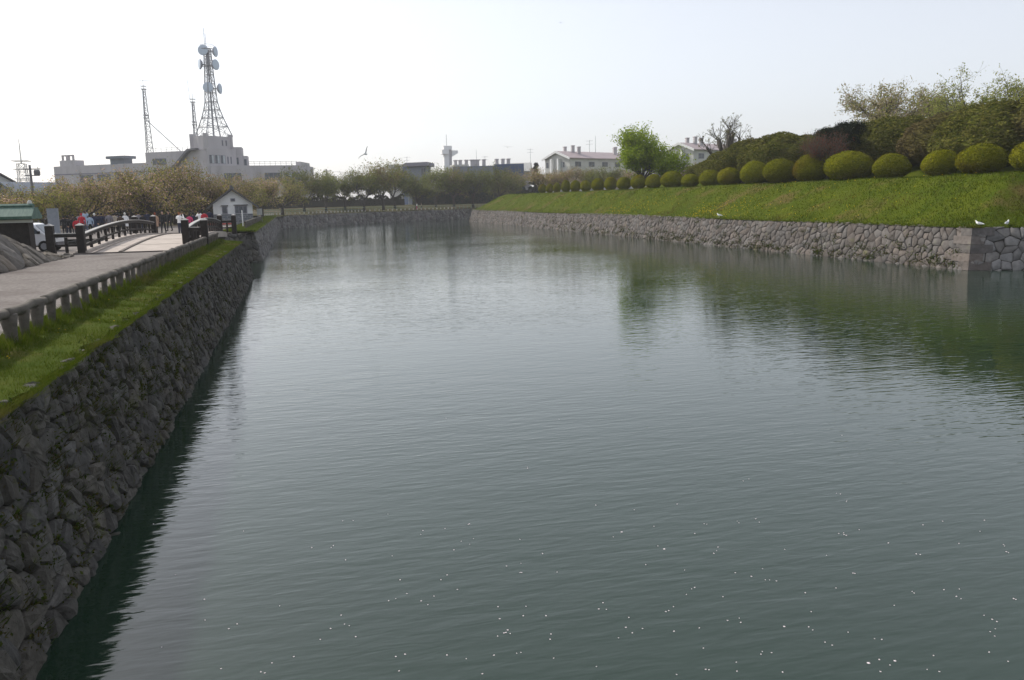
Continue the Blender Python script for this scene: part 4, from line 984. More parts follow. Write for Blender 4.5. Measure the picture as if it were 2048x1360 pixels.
for dx, h in ((-.5, 26.8), (-.2, 25.4)):
    b = MB(); b.tube([(TX + dx, TY, TZ + 21.4), (TX + dx, TY, TZ + h)], .06, 4); b.build('whip_antenna', MT['steel'], lt)
def mast(label, x, y, z0, h, wd0, wd1, slant=None):
    r = empty('radio_mast', (x, y, z0), label, 'radio mast'); n = int(h / 1.3); cs = [(math.cos(2.09 * k + .4), math.sin(2.09 * k + .4)) for k in range(3)]
    P_ = lambda k, i: Vector((x + cs[k][0] * (wd0 + (wd1 - wd0) * i / n), y + cs[k][1] * (wd0 + (wd1 - wd0) * i / n), z0 + h * i / n))
    for k in range(3):
        b = MB(); b.tube([P_(k, 0), P_(k, n)], .1, 4); b.build('leg', MT['steel'], r)
        b = MB()
        for i in range(n): b.tube([P_(k, i), P_((k + 1) % 3, i + 1)], .06, 3); b.tube([P_(k, i), P_((k + 1) % 3, i)], .06, 3)
        b.build('bracing', MT['steel'], r)
    for t in (.55, 1.0):
        b = MB(); b.box((x, y, z0 + h * t), (1.3, 1.3, .12)); b.tube([(x - .65, y - .65, z0 + h * t + .7), (x + .65, y - .65, z0 + h * t + .7), (x + .65, y + .65, z0 + h * t + .7), (x - .65, y + .65, z0 + h * t + .7), (x - .65, y - .65, z0 + h * t + .7)], .06, 4); b.build('platform', MT['steel'], r)
    b = MB(); b.tube([(x, y, z0 + h), (x, y, z0 + h + 2.2)], .06, 4); (b.tube([(x - 1.3, y, z0 + h + 2.1), (x + 1.8, y, z0 + h + 2.1)], .04, 4) if slant else b.tube([(x - .6, y, z0 + h + .2), (x - .9, y, z0 + h + 5.5)], .04, 4)); b.build('aerial', MT['steel'], r)
    if slant:
        for o_ in (-.35, .35):
            b = MB(); A = Vector((x, y + o_, z0 + h * .52)); B = Vector((x + slant, y - slant * .6 + o_, z0 + .05)); b.tube([A, B], .09, 4); b.build('stay', MT['steel'], r)
        b = MB()
        for i in range(9): q = A.lerp(B, (i + .5) / 9.5); b.tube([q, q - Vector((0, .7, 0)) + Vector((.2, 0, -.2))], .05, 3)
        b.build('stay_bracing', MT['steel'], r)
    return r
mast('slanting-stayed radio mast on the left roof of the office building', -35.2, 233.2, 18.2, 15.8, 1.0, .35, 8.2)
mast('slim radio mast just left of the dish tower', -23.6, 232.0, 18.2, 12.6, .7, .3)
# far pylon, poles
r = empty('far_tower', (-196, 700, 2), 'pale distant lattice tower at the left edge of the skyline', 'tower')
C2 = lambda k, z, w_: Vector((-195 + (w_ if k in (1, 2) else -w_), 700 + (w_ if k > 1 else -w_), z))
for k in range(4):
    b = MB(); b.tube([C2(k, 2, 4), C2(k, 38, 2.6)], .3, 4); b.build('leg', MT['offwhite'], r)  # off-white steel: distance haze put into the colour
    b = MB()
    for i in range(6):
        z0, z1 = 2 + i * 6, 8 + i * 6; w0, w1 = 4 - i * .22, 4 - (i + 1) * .22
        b.tube([C2(k, z0, w0), C2((k + 1) % 4, z1, w1)], .2, 3); b.tube([C2((k + 1) % 4, z0, w0), C2(k, z1, w1)], .2, 3); b.tube([C2(k, z1, w1), C2((k + 1) % 4, z1, w1)], .22, 3)
    b.build('bracing', MT['offwhite'], r)
for z, w_ in ((27, 4.6), (34, 5), (40, 5.4)):
    b = MB(); b.box((-195, 700, z), (w_ * 2, w_ * 2, .5)); b.build('platform', MT['offwhite'], r)
b = MB(); b.tube([(-195, 700, 38), (-195, 700, 56)], [.6, .25], 6); b.build('mast', MT['offwhite'], r)
def upole(label, x, y, ztop, box=True):
    r = empty('utility_pole', (x, y, ZL), label, 'utility pole')
    b = MB(); b.tube([(x, y, ZL - .3), (x, y, ztop)], [.22, .14], 8); b.build('pole', MT['darksteel'], r)
    for dz_ in (.5, 1.3):
        b = MB(); b.box((x + .2, y, ztop - dz_), (2.2 - dz_ * .4, .1, .12)); b.build('crossarm', MT['darksteel'], r)
    for dx in (-.7, .1, .9):
        b = MB(); b.tube([(x + dx, y, ztop - .43), (x + dx, y, ztop - .2)], .05, 6); b.build('insulator', MT['offwhite'], r)
    if box:
        b = MB(); b.tube([(x + .75, y, ztop - 1.25), (x + .75, y, ztop - .85), (x + .75, y, ztop - .6)], [.36, .38, .3], 10); b.build('transformer', MT['darksteel'], r)
p = at(59, 330, 118); upole('utility pole with transformer above the grey roof on the left', p.x, 118, p.z)
p = at(652, 338, 228); upole('distant utility pole right of the office building', p.x, 228, p.z, False)
pA = at(652, 343, 228)
b = MB(); b.tube([(pA.x, 228, pA.z), (pA.x + 11, 228, pA.z - .5), (pA.x + 22, 228, pA.z - .3)], .03, 3); tag(b.build('overhead_wire', MT['darksteel']), 'thin overhead wire running right from the distant pole', 'wire')

def gable(name, label, c, wx, dy, zw, zr, rz, wall, roof, cat='house', over=.5, z0=None, base=None, wins=()):
    """gable end faces local -Y"""
    z0 = ZL - .1 if z0 is None else z0
    r = empty(name, (c[0], c[1], z0), label, cat)
    R = Matrix.Rotation(rz, 3, 'Z'); O = Vector((c[0], c[1], 0)); X = R @ Vector((1, 0, 0)); Yv = R @ Vector((0, 1, 0)); Zv = Vector((0, 0, 1)); h = wx / 2
    b = MB(); b.extr([(-h, z0), (h, z0), (h, zw), (0, zr - .12), (-h, zw)], O - Yv * dy / 2, X, Zv, Yv, dy); b.build('wall', wall, r)
    sl_ = (zr - zw) / h
    for s in (-1, 1):
        b = MB(); e = h + over
        b.extr([(0, zr), (s * e, zr - sl_ * e), (s * e, zr - sl_ * e + .18), (0, zr + .2)], O - Yv * (dy / 2 + over), X, Zv, Yv, dy + 2 * over); b.build('roof', roof, r)
    return r, O, X, Yv, R
# small white ticket house
hc = at(471.5, 446, 104)
hw = 4.3
rh, O, X, Yv, R = gable('ticket_house', 'small white gabled house with dark roof beside the far fence', (hc.x - .15, 104.0), hw, 6, 4.72, 6.35, rad(3), MT['white'], MT['tile'], over=.7)
b = MB(); b.extr([(-.16, 6.38), (.16, 6.38), (.2, 6.7), (0, 6.85), (-.2, 6.7)], O - Yv * 3.85, X, (0, 0, 1), Yv, 7.7); b.build('ridge', MT['tile'], rh)
Aw = O - Yv * 3 - X * hw / 2; Bw = O - Yv * 3 + X * hw / 2
rnd = random.Random(9)
for j in range(5):
    nb = 7; off = (j % 2) * .3; z = ZL + .02 + j * .235; u = 0
    while u < hw - .05:
        u1 = min(hw, u + rnd.uniform(.5, .75) - (off if u == 0 else 0)); b = MB()
        b.extr([(u + .008, z), (u1 - .008, z), (u1 - .008, z + .222), (u + .008, z + .222)], Aw, X, (0, 0, 1), -Yv, .05); b.build('stone', MT['brickdk'], rh); u = u1
def hwin(u0, u1, z0, z1, panes, nm='window'):
    return window(rh, (Aw.x, Aw.y), (Bw.x, Bw.y), u0, u1, z0, z1, panes, MT['glass'], nm)
hwin(.95, 1.55, 3.62, 4.45, 1); hwin(2.35, 3.7, 3.62, 4.5, 3); hwin(1.95, 2.45, 5.0, 5.35, 1, 'gable_vent')
for u0, u1, z in ((.85, 1.65, 4.5), (2.25, 3.8, 4.55)):
    b = MB(); b.extr([(u0, z), (u1, z), (u1, z + .07), (u0, z + .07)], Aw, X, (0, 0, 1), -Yv, .2); b.build('lintel', MT['timber'], rh)
for s in (0, 1):
    b = MB(); b.extr([(s * (hw - .1), ZL + 1.25), (s * (hw - .1) + .1, ZL + 1.25), (s * (hw - .1) + .1, 4.6), (s * (hw - .1), 4.6)], Aw, X, (0, 0, 1), -Yv, .03); b.build('corner_trim', MT['white'], rh)
p = at(519, 425, 103); b = MB(); b.box((p.x, 103, ZL + 1.35), (.62, .06, .75)); sg = empty('notice_board', (p.x, 103, ZL), 'small pale notice board right of the white house', 'sign'); b.build('board', MT['offwhite'], sg)
for dx in (-.25, .25):
    b = MB(); b.box((p.x + dx, 103.06, ZL + .7), (.07, .05, 1.45)); b.build('leg', MT['darksteel'], sg)
p = at(484, 422, 84); sg = empty('white_post', (p.x, 84, ZL), 'slim white post in front of the white house', 'post'); b = MB(); b.tube([(p.x, 84, ZL - .1), (p.x, 84, p.z)], .05, 8); b.build('shaft', MT['white'], sg); b = MB(); b.ball((p.x, 84, p.z), (.07, .07, .05)); b.build('cap', MT['white'], sg)
for x0, x1, y_, lab in ((-7.6, -5.1, 75.5, 'red-topped low barrier left of the white post'), (-9.8, -7.9, 77.5, 'red-topped low barrier behind the bridge end')):
    r = empty('barrier', ((x0 + x1) / 2, y_, ZL), lab, 'barrier')
    b = MB(); b.box(((x0 + x1) / 2, y_, ZL + .62), (x1 - x0, .09, .12)); b.build('top_bar', MT['redpaint'], r)
    for k in range(3):
        b = MB(); b.box((x0 + .1 + (x1 - x0 - .2) * k / 2, y_, ZL + .3), (.09, .08, .56)); b.build('leg', MT['timber'], r)
# houses left
gable('grey_house', 'grey-roofed house half hidden behind the leftmost cherry trees', (-45.0, 140), 9, 12, 7.2, 10.0, rad(38), MT['offwhite'], MT['tile'])
gable('grey_house', 'pale low house behind the second cherry trees, green glass front', (-36.0, 134), 7, 9, 6.2, 8.2, rad(-40), MT['greywall'], MT['slatewall'])
# copper-roofed gate wall on the left edge
gx = at(72, 415, 44.5).x; GY = 44.5
gw = empty('gate_wall', (gx - 3.5, GY, ZL), 'dark wall with green copper roof at the left edge', 'gate')
b = MB(); b.box((gx - 3.6, GY, ZL + .85), (6.6, .8, 1.75)); b.build('wall', MT['timber'], gw)
b = MB(); b.extr([(-.8, 4.12), (.8, 4.12), (.85, 4.25), (.25, 4.66), (-.25, 4.66), (-.85, 4.25)], (gx - 7, GY, .02), (0, 1, 0), (0, 0, 1), (1, 0, 0), 7); b.build('roof', MT['copper'], gw)
b = MB(); b.extr([(-.16, 4.685), (.16, 4.685), (.2, 4.78), (.1, 4.86), (-.1, 4.86), (-.2, 4.78)], (gx - 7, GY, 0), (0, 1, 0), (0, 0, 1), (1, 0, 0), 6.9); b.build('ridge', MT['copper'], gw)
b = MB(); b.tube([(gx - .25, GY, 4.86), (gx - .25, GY, 4.96), (gx - .25, GY, 5.03)], [.12, .1, .05], 8); b.build('finial', MT['offwhite'], gw)
b = MB(); b.box((gx - 3.5, GY - .46, 4.04), (6.8, .1, .14)); b.build('beam', MT['offwhite'], gw)
# grey stone monument
p = at(107, 440, 67.5); r = empty('stone_monument', (p.x, 67.5, ZL), 'tall grey stone slab standing left of the crowd', 'monument')
b = MB(); b.box((p.x, 67.5, ZL + .12), (1.2, .7, .28)); b.build('plinth', MT['mono'], r); b = MB(); b.box((p.x, 67.5, 3.58), (.72, .3, 2.08)); o = b.build('slab', MT['mono'], r)
# mid background buildings
def simple(name, label, A, B, depth, z1, m, cat='building', z0=2.0):
    r = empty(name, ((A[0] + B[0]) / 2, (A[1] + B[1]) / 2 + depth / 2, z0), label, cat); block(r, 'wall', back(A, B, depth), z0, z1, m); return r
a, b_ = at(777, 329, 262), at(812, 327, 258)
r = simple('town_building', 'white block with slate-blue wing and overhanging roof behind the far trees', (a.x, a.y), (b_.x, b_.y), 14, 15.9, MT['offwhite'])
c, d = at(805, 328, 256), at(852, 330, 250); block(r, 'blue_side', [(b_.x - 1.0, b_.y - .3), (c.x + 1.4, c.y), (c.x + 1.4, c.y + 10), (b_.x - 1.0, b_.y + 10)], 2, 15.9, MT['bluewall'])
block(r, 'slate_wing', [(c.x + 1.2, c.y - 1), (d.x, d.y), (d.x + 3, d.y + 10), (c.x + 2, c.y + 12)], 2, 15.0, MT['slatewall'])
b = MB(); b.prism([(c.x + .4, c.y - 2), (d.x + .2, d.y - 1.4), (d.x + 4.2, d.y + 10), (c.x + 1.4, c.y + 12)], 15.0, 16.1); b.build('roof', MT['fascia'], r)
window(r, (c.x + 1.2, c.y - 1), (d.x, d.y), 5.2, 7.0, 12.2, 14.4, 2)
window(r, (a.x, a.y), (b_.x, b_.y), 1.6, 3.4, 11, 12.6, 2)
wt = empty('lookout_tower', (48.9, 270, 2), 'slender white tower with flared head and aerial', 'tower')
b = MB(); b.prism([(47.7, 269), (49.2, 268.4), (49.2, 271), (47.7, 271)], 2, 20.8); b.build('shaft', MT['white'], wt)
b = MB(); b.prism([(49.21, 268.9), (50.3, 269.5), (50.3, 271.5), (49.21, 271.5)], 2, 21.6); b.build('stair_shaft', MT['concrete'], wt)
b = MB(); b.extr([(0, 18.6), (2.0, 19.7), (2.0, 20.6), (0, 20.6)], (50.31, 269.2, 0), (1, 0, 0), (0, 0, 1), (0, 1, 0), 2); b.build('lookout_cab', MT['white'], wt)
b = MB(); b.prism([(46.9, 268), (48.9, 267.6), (48.9, 271), (46.9, 271)], 19.4, 20.81); b.prism([(47.5, 268.3), (50.2, 268.3), (50.2, 271), (47.5, 271)], 20.82, 22.0); b.build('head', MT['white'], wt)
b = MB(); b.tube([(48.7, 269.5, 22), (48.7, 269.5, 25.6)], .07, 4); b.build('aerial', MT['steel'], wt)
a, b_ = at(905, 334, 258), at(1028, 329, 250)
r = simple('town_building', 'long blue building with rooftop vents behind the far trees', (a.x, a.y), (b_.x, b_.y), 12, 15.0, MT['slatewall'])
mid = Vector((a.x, a.y)).lerp(Vector((b_.x, b_.y)), .68)
b = MB(); b.extr([(0, 2), (9.2, 2), (9.2, 15.35), (0, 15.35)], (mid.x, mid.y - .02, 0), (Vector((b_.x - a.x, b_.y - a.y, 0))).normalized(), (0, 0, 1), (0, -1, 0), .25); b.build('blue_panel', MT['bluewall'], r)
for t in (.08, .16, .26, .4, .55, .76, .86, .95):
    q = Vector((a.x, a.y)).lerp(Vector((b_.x, b_.y)), t); w_ = .9 if t not in (.4, ) else 2.6
    b = MB(); b.box((q.x, q.y + 3, 15.9), (w_, 1, 1.8)); b.box((q.x, q.y + 3, 16.95), (w_ * 1.35, 1.3, .3)); b.build('roof_vent', MT['concrete'], r)
b = MB(); b.prism([(a.x + .3, a.y - .4), (a.x + 5, a.y - .9), (a.x + 5, a.y + 6), (a.x + .3, a.y + 6)], 15.01, 15.6); b.build('canopy_roof', MT['offwhite'], r)
def aerial(label, px, py0, py1, Y):
    p0, p1 = at(px, py0, Y), at(px, py1, Y); r = empty('roof_aerial', (p0.x, Y, p0.z), label, 'aerial')
    b = MB(); b.tube([(p0.x, Y, p0.z - 1.5), (p0.x, Y, p1.z)], .05, 4); b.build('pole', MT['steel'], r)
    for k in (0, .9):
        b = MB(); b.tube([(p0.x - 1.0, Y, p1.z - .3 - k), (p0.x + 1.0, Y, p1.z - .2 - k)], .035, 3)
        for j in range(5): b.tube([(p0.x - .9 + j * .42, Y - .4, p1.z - .28 - k + j * .02), (p0.x - .9 + j * .42, Y + .4, p1.z - .28 - k + j * .02)], .025, 3)
        b.build('elements', MT['steel'], r)
aerial('thin television aerial on the white and slate block', 814, 324, 313, 258); aerial('television aerial on the long blue building', 970, 326, 312, 254); aerial('tall television aerial beside the small white house', 1061, 325, 297, 246); aerial('television aerial on the nearer red-roofed apartment block', 1179, 300, 280, 222)
for lab, px, py1, Y in (('thin whip aerial on the long blue building', 953, 299, 255), ('thin whip aerial on the red-roofed apartment block', 1191, 272, 222)):
    p0 = at(px, 322 if px < 1000 else 300, Y); p1 = at(px, py1, Y); r = empty('whip_aerial', (p0.x, Y, p0.z), lab, 'aerial'); b = MB(); b.tube([(p0.x, Y, p0.z - 2), (p0.x, Y, p1.z)], [.08, .04], 5); b.build('rod', MT['steel'], r)
a, b_ = at(1034, 333, 250), at(1062, 331, 246)
gable('white_house', 'small white-roofed house between the blue building and the apartments', ((a.x + b_.x) / 2, 254), 5.5, 7, 13.4, 15.6, rad(70), MT['greywall'], MT['offwhite'], z0=2)
def apartments(label, pxl, pyl, pxa, pya, pxr, pyr, Y, Lg, rz=rad(-64)):
    a, ap, e = at(pxl, pyl, Y), at(pxa, pya, Y), at(pxr, pyr, Y); zw = (a.z + e.z) / 2 - .1; zr = ap.z + .3
    wd_ = (e.x - a.x) / .68 - 1.2; cB = Vector((e.x - .5, Y)); cX = Vector((math.cos(rz), math.sin(rz))); cY = Vector((-math.sin(rz), math.cos(rz))); cc = cB - cX * wd_ / 2 + cY * Lg / 2
    r, O, X, Yv, R = gable('apartment_block', label, (cc.x, cc.y), wd_, Lg, zw, zr, rz, MT['offwhite'], MT['redroof'], 'building', .6, 2)
    A = O - Yv * Lg / 2 - X * wd_ / 2; B = O - Yv * Lg / 2 + X * wd_ / 2; h = wd_ / 2; sl_ = (zr - zw) / h
    for s in (-1, 1):
        b = MB(); b.extr([(0, zr - .35), (s * (h + .6), zr - sl_ * (h + .6) - .3), (s * (h + .6), zr - sl_ * (h + .6) + .25), (0, zr + .25)], O - Yv * (Lg / 2 + .75), X, (0, 0, 1), Yv, .14); b.build('bargeboard', MT['white'], r)
    for k in range(2):
        b = MB(); u = wd_ * (.3 + .28 * k); b.extr([(u, 2), (u + .55, 2), (u + .55, zw - .1), (u, zw - .1)], A, X, (0, 0, 1), -Yv, .9); b.build('pier', MT['white'], r)
    for fl in range(3):
        z = zw - 2.4 - fl * 2.8
        window(r, (A.x, A.y), (B.x, B.y), wd_ * .66, wd_ * .66 + 1.3, z, z + 1.4, 2, [MT['curtain'], MT['glass']]); window(r, (A.x, A.y), (B.x, B.y), .4, 1.4, z, z + 1.4, 1)
        b = MB(); b.extr([(wd_ * .4, z - .9), (wd_ * .56, z - .9), (wd_ * .56, z - .1), (wd_ * .4, z - .1)], A, X, (0, 0, 1), -Yv, .3); b.build('balcony', MT['concrete'], r)
    C = B; Dd = B + Yv * Lg
    for k in range(6):
        for fl in range(2): z = zw - 2.3 - fl * 2.8; window(r, (C.x, C.y), (Dd.x, Dd.y), 2 + k * 5.2, 4.2 + k * 5.2, z, z + 1.3, 2)
    for u, s in ((.12, -.25), (.16, .1), (.2, .3), (.62, .3), (.66, .1)):
        q = O - Yv * (Lg / 2 - u * Lg) + X * s * h; z = zr - abs(s) * h * sl_
        b = MB(); b.box((q.x, q.y, z + .75), (.8, .8, 2.0)); b.box((q.x, q.y, z + 1.85), (.95, .95, .2)); b.build('chimney', MT['concrete'], r)
    return r
apartments('red-roofed apartment block left of the bright green tree', 1090, 317, 1110, 304, 1143, 312, 212, 34)
apartments('red-roofed apartment block behind the pollarded tree', 1343, 298, 1358, 287, 1391, 296, 190, 34)
# ------------------------------------------------------------------ van
vy = 48.3; vx = at(124, 460, vy).x - 1.6
van = empty('parked_van', (vx, vy, ZL), 'small white van parked beside the copper-roofed wall', 'van', rz=rad(-8))
b = MB(); prof_ = [(-1.7, .3), (1.55, .3), (1.6, .45), (1.58, .78), (1.05, .9), (.55, 1.4), (.3, 1.46), (-1.55, 1.46), (-1.68, 1.35), (-1.72, .5)]
b.extr(prof_, (0, .7, .02), (1, 0, 0), (0, 0, 1), (0, -1, 0), 1.4); o = b.build('body', MT['carwhite'], van, world=False); md = o.modifiers.new('bevel', 'BEVEL'); md.width = .05; md.segments = 2
for s in (-1, 1):
    b = MB(); b.extr([(.1, .9), (.88, .92), (.5, 1.34), (.1, 1.36)], (0, s * .7, .02), (1, 0, 0), (0, 0, 1), (0, s, 0), .012); b.build('side_window', MT['glass'], van, world=False)
    b = MB(); b.extr([(-1.4, .92), (-.05, .9), (-.05, 1.36), (-1.4, 1.36)], (0, s * .7, .02), (1, 0, 0), (0, 0, 1), (0, s, 0), .012); b.build('side_window', MT['glass'], van, world=False)
    b = MB(); b.ball((1.57, s * .5, .72), (.06, .13, .08)); b.build('headlight', MT['curtain'], van, world=False)
    b = MB(); b.box((.85, s * .82, 1.0), (.08, .16, .14)); b.build('mirror', MT['rubber'], van, world=False)
    for wx in (-1.1, 1.0):
        b = MB(); b.tube([(wx, s * .58, .29), (wx, s * .72, .29)], .29, 16); wv = b.build('wheel', MT['rubber'], van, world=False)
        b = MB(); b.tube([(wx, s * .721, .29), (wx, s * .73, .29)], .17, 12); b.build('hubcap', MT['steel'], wv, world=False)
b = MB(); b.add([(1.03, -.6, .945), (1.03, .6, .945), (.6, .56, 1.39), (.6, -.56, 1.39)], [(0, 1, 2, 3)]); me = b.mesh('windscreen')
for v in me.vertices: v.co += Vector((.012, 0, .012))
link('windscreen', me, MT['glass'], van, False)
b = MB(); b.box((1.6, 0, .42), (.1, 1.36, .16)); b.build('bumper', MT['darksteel'], van, world=False)

# ------------------------------------------------------------------ people
def body(pose):
    b = MB(); coat = pose == 'coat'; S = 1
    st = .16 if pose == 'walk' else .0
    wr = {}
    for s in (-1, 1):
        f = st * s
        b.tube([(s * .085, 0, .9), (s * .095, f * .6 + .02, .48), (s * .1, f - (.05 if f < 0 else 0), .08)], [.095, .066, .046], 10)
        b.tube([(s * .1, f - .05, .045), (s * .105, f + .05, .045), (s * .115, f + .16, .035)], [.042, .048, .034], 8)
        if pose == 'photo': el, wv_ = (s * .33, .1, 1.2), (s * .1, .3, 1.5)
        elif pose == 'walk': el, wv_ = (s * .27, -f * .6, 1.1), (s * .26, .08 - f * 1.1, .87)
        else: el, wv_ = (s * .26, -.03, 1.1), (s * .25, .07, .86)
        b.tube([(s * .185, 0, 1.36), el, wv_], [.062, .05, .036], 9); wr[s] = Vector(wv_)
        d = (Vector(wv_) - Vector(el)).normalized(); sd = Vector((s, 0, 0)) if abs(d.x) < .8 else Vector((0, 1, 0))
        pm = Vector(wv_) + d * .05; b.tube([wv_, pm, pm + d * .035], [.028, .036, .034], 8)
        fwd = d.cross(sd).normalized()
        for k in range(4):
            q = pm + d * .03 + fwd * (k - 1.5) * .02; L = (.065, .078, .074, .056)[k]; b.tube([q, q + d * L * .6, q + d * L - sd * .015], [.0105, .010, .008], 6)
        q = pm - d * .02 + fwd * .034; b.tube([q, q + fwd * .03 + d * .03, q + fwd * .03 + d * .055], [.012, .011, .009], 6)
    b.ball((0, 0, .93), (.165, .12, .13)); b.ball((0, 0, 1.08), (.15, .11, .2)); b.ball((0, 0, 1.25), (.185, .125, .19)); b.tube([(-.15, 0, 1.37), (.15, 0, 1.37)], .068, 10)
    if coat: b.tube([(0, 0, 1.2), (0, 0, .95), (0, 0, .55)], [.17, .19, .24], 16)
    b.tube([(0, 0, 1.36), (0, .015, 1.5)], .052, 10)
    b.ball((0, .02, 1.575), (.074, .092, .115), 14, 10); b.ball((0, -.01, 1.6), (.085, .092, .105), 14, 10)
    b.tube([(0, .1, 1.59), (0, .125, 1.555)], [.01, .016], 6)
    for s in (-1, 1): b.ball((s * .078, .015, 1.57), (.012, .022, .032), 6, 5)
    me = b.mesh('tmp'); o = bpy.data.objects.new('tmp', me); COL.objects.link(o); md = o.modifiers.new('r', 'REMESH'); md.mode = 'VOXEL'; md.voxel_size = .0165; md.use_smooth_shade = True
    sm = o.modifiers.new('s', 'SMOOTH'); sm.factor = .5; sm.iterations = 2
    dg = bpy.context.evaluated_depsgraph_get(); dg.update(); res = bpy.data.meshes.new_from_object(o.evaluated_get(dg)); bpy.data.objects.remove(o, do_unlink=True)
    res.materials.clear()
    n = len(res.polygons); cen = np.zeros(n * 3, np.float32); res.polygons.foreach_get('center', cen); cen = cen.reshape(-1, 3)
    mi = np.full(n, 2); x, y, z = cen.T
    arm = np.zeros(n, bool)
    for s in (-1, 1):
        dd = cen - np.array(wr[s]); arm |= np.linalg.norm(dd, axis=1) < .2
    mi[(z < (.55 if coat else .9)) & ~arm] = 3; mi[z < .1] = 4
    for s in (-1, 1):
        dd = np.linalg.norm(cen - np.array(wr[s]), axis=1); mi[(dd < .15) & ((z < .86) if pose != 'photo' else (y > .3))] = 0
    head = (z > 1.44) & (np.abs(x) < .13) & (y > -.12) & (y < .16)
    mi[head] = 1; mi[head & (z < 1.49)] = 0; mi[head & (y > .045) & (z < 1.645)] = 0
    if pose == 'photo':
        for s in (-1, 1): mi[(np.linalg.norm(cen - np.array(wr[s]), axis=1) < .14) & (y > .27)] = 0
    res.polygons.foreach_set('material_index', mi.astype(np.int32)); res.polygons.foreach_set('use_smooth', [True] * n); res.update()
    return res
POSE = {k: body(k) for k in ('stand', 'photo', 'walk', 'coat')}
CM = {}
def cm(c, nm):
    k = tuple(c)
    if k not in CM: CM[k] = mat('cloth_' + nm, c, tuple(min(1, v * 1.3) for v in c), scale=9, rough=.9, bump=.3, bscale=14)
    return CM[k]
SKIN = mat('skin', (.42, .26, .19), rough=.6)
BLK, NAV, GRY, BEI, WHI, RED, BLU, BRN, PNK, TAN, DEN = (.018, .018, .02), (.02, .025, .05), (.17, .16, .18), (.30, .26, .21), (.70, .70, .70), (.40, .02, .035), (.28, .36, .46), (.06, .04, .03), (.52, .05, .14), (.40, .26, .18), (.07, .09, .14)
def person(label, px, Y, pose, top, leg, hair=BLK, rz=0, s=1.0, x=None):
    q = at(px, 455, Y); xx_ = q.x if x is None else x
    r = tag(bpy.data.objects.new('person', POSE[pose]), label, 'person', 'visitors', 'thing'); COL.objects.link(r)
    r.location = (xx_, Y, ZL + .022); r.rotation_euler = (0, 0, rz); r.scale = (s, s, s)
    ms = [SKIN, cm(hair, 'hair'), cm(top, 'top'), cm(leg, 'legs'), cm(BLK, 'shoes')]
    if not POSE[pose].materials:
        for m in ms: POSE[pose].materials.append(m)
    for i, m in enumerate(ms): r.material_slots[i].link = 'OBJECT'; r.material_slots[i].material = m
    return r
person('person in black jacket at the left end of the crowd', 129, 71, 'stand', BLK, BLK, BLK, .3, .97)
person('second person in black beside the one at the crowd\'s left end', 136.5, 72.5, 'stand', BLK, NAV, BLK, -.3, .95)
person('third person in black, just left of the red jackets', 143.5, 71.5, 'stand', BLK, BLK, BRN, .1, .92)
person('person in a red jacket nearest the railing, lower of two in red', 153.5, 69.5, 'stand', RED, NAV, BLK, .2, .86)
person('taller person in red hooded jacket behind the other red jacket', 165, 76, 'stand', RED, BLK, RED, 0, 1.04)
person('person in a pale blue top raising both arms above the crowd', 171.5, 80, 'photo', BLU, DEN, BRN, 0, 1.16)
person('person in a blue shirt right of the red jackets', 181, 74, 'stand', BLU, BLK, BLK, .1, .98)
person('white-haired person in a long dark navy coat', 191, 76, 'coat', NAV, BLK, (.6, .6, .58), -.1, 1.03)
person('person in navy between the white-haired person and the grey jacket', 205, 77, 'stand', NAV, BLK, BLK, .15, 1.03)
person('broad person in a grey jacket in the middle of the crowd', 220, 76.5, 'stand', GRY, BRN, BRN, 0, 1.06)
person('person in a beige coat right of the grey jacket', 231, 77.5, 'coat', BEI, BLK, BLK, 0, 1.02)
person('person in dark brown between the beige and the white coats', 242.5, 76, 'stand', BRN, BLK, BLK, .2, .97)
person('person in a white hooded coat near the crowd\'s right end', 252, 77, 'coat', WHI, BLK, (.62, .62, .58), 0, 1.02)
for k_, (px, Y, top, leg, lab) in enumerate([(148, 81, BRN, BLK, 'person in brown glimpsed between the black and red jackets'), (159, 83, GRY, BLK, 'person in grey behind the two red jackets'), (198, 82, BLK, BLK, 'person in black right behind the white-haired person'), (212.5, 83, BRN, NAV, 'person in brown behind the grey jacket, to its left'), (237, 83, NAV, BLK, 'person in navy behind the beige coat'), (261, 81, BLK, BLK, 'person in black just right of the white hooded coat'), (279, 83, GRY, BLK, 'person in grey between the two dark-dressed ones by the rail'), (296, 84, NAV, BLK, 'person in navy left of the long tan coat')]):
    person(lab, px, Y, 'stand', top, leg, (BLK, BRN)[k_ % 2], .3 * (k_ % 3 - 1), .98 + .02 * (k_ % 4))
person('dark-dressed person with brown hair behind the bridge rail', 272, 78, 'stand', BLK, BLK, BRN, .1, .93)
person('dark-dressed person with black hair at the bridge\'s far left post', 287, 79, 'stand', BLK, NAV, BLK, 0, .95)
person('person in a long tan coat with reddish hair past the bridge', 312, 74.5, 'coat', TAN, BRN, (.22, .06, .03), .5, 1.0)
person('man in a dark suit walking towards the bridge', 327, 73, 'walk', BLK, BLK, BLK, 3.0, 1.06)
person('person in black behind the man in the dark suit', 339.5, 80, 'walk', BLK, BLK, BLK, 2.6, 1.02)
person('person in a white jacket and jeans taking a photo on the bridge', 360, 67.2, 'photo', WHI, NAV, (.25, .11, .05), -.5, 1.03)
person('child in pink beyond the right bridge railing', 380.5, 74, 'stand', PNK, BLK, BLK, .2, .9)
person('person in dark top beside the child in pink', 387.5, 75.5, 'stand', NAV, BLK, BLK, -.2, .95)
person('person in white raising an arm beyond the right railing', 401, 80, 'photo', WHI, DEN, BLK, .2, 1.0)
person('person in red and black beside the navy school top', 410.5, 78.5, 'stand', RED, BLK, BLK, 0, 1.02)
person('person in navy with pale collar at the right end of the group', 421, 80, 'stand', NAV, NAV, BLK, 0, 1.1)
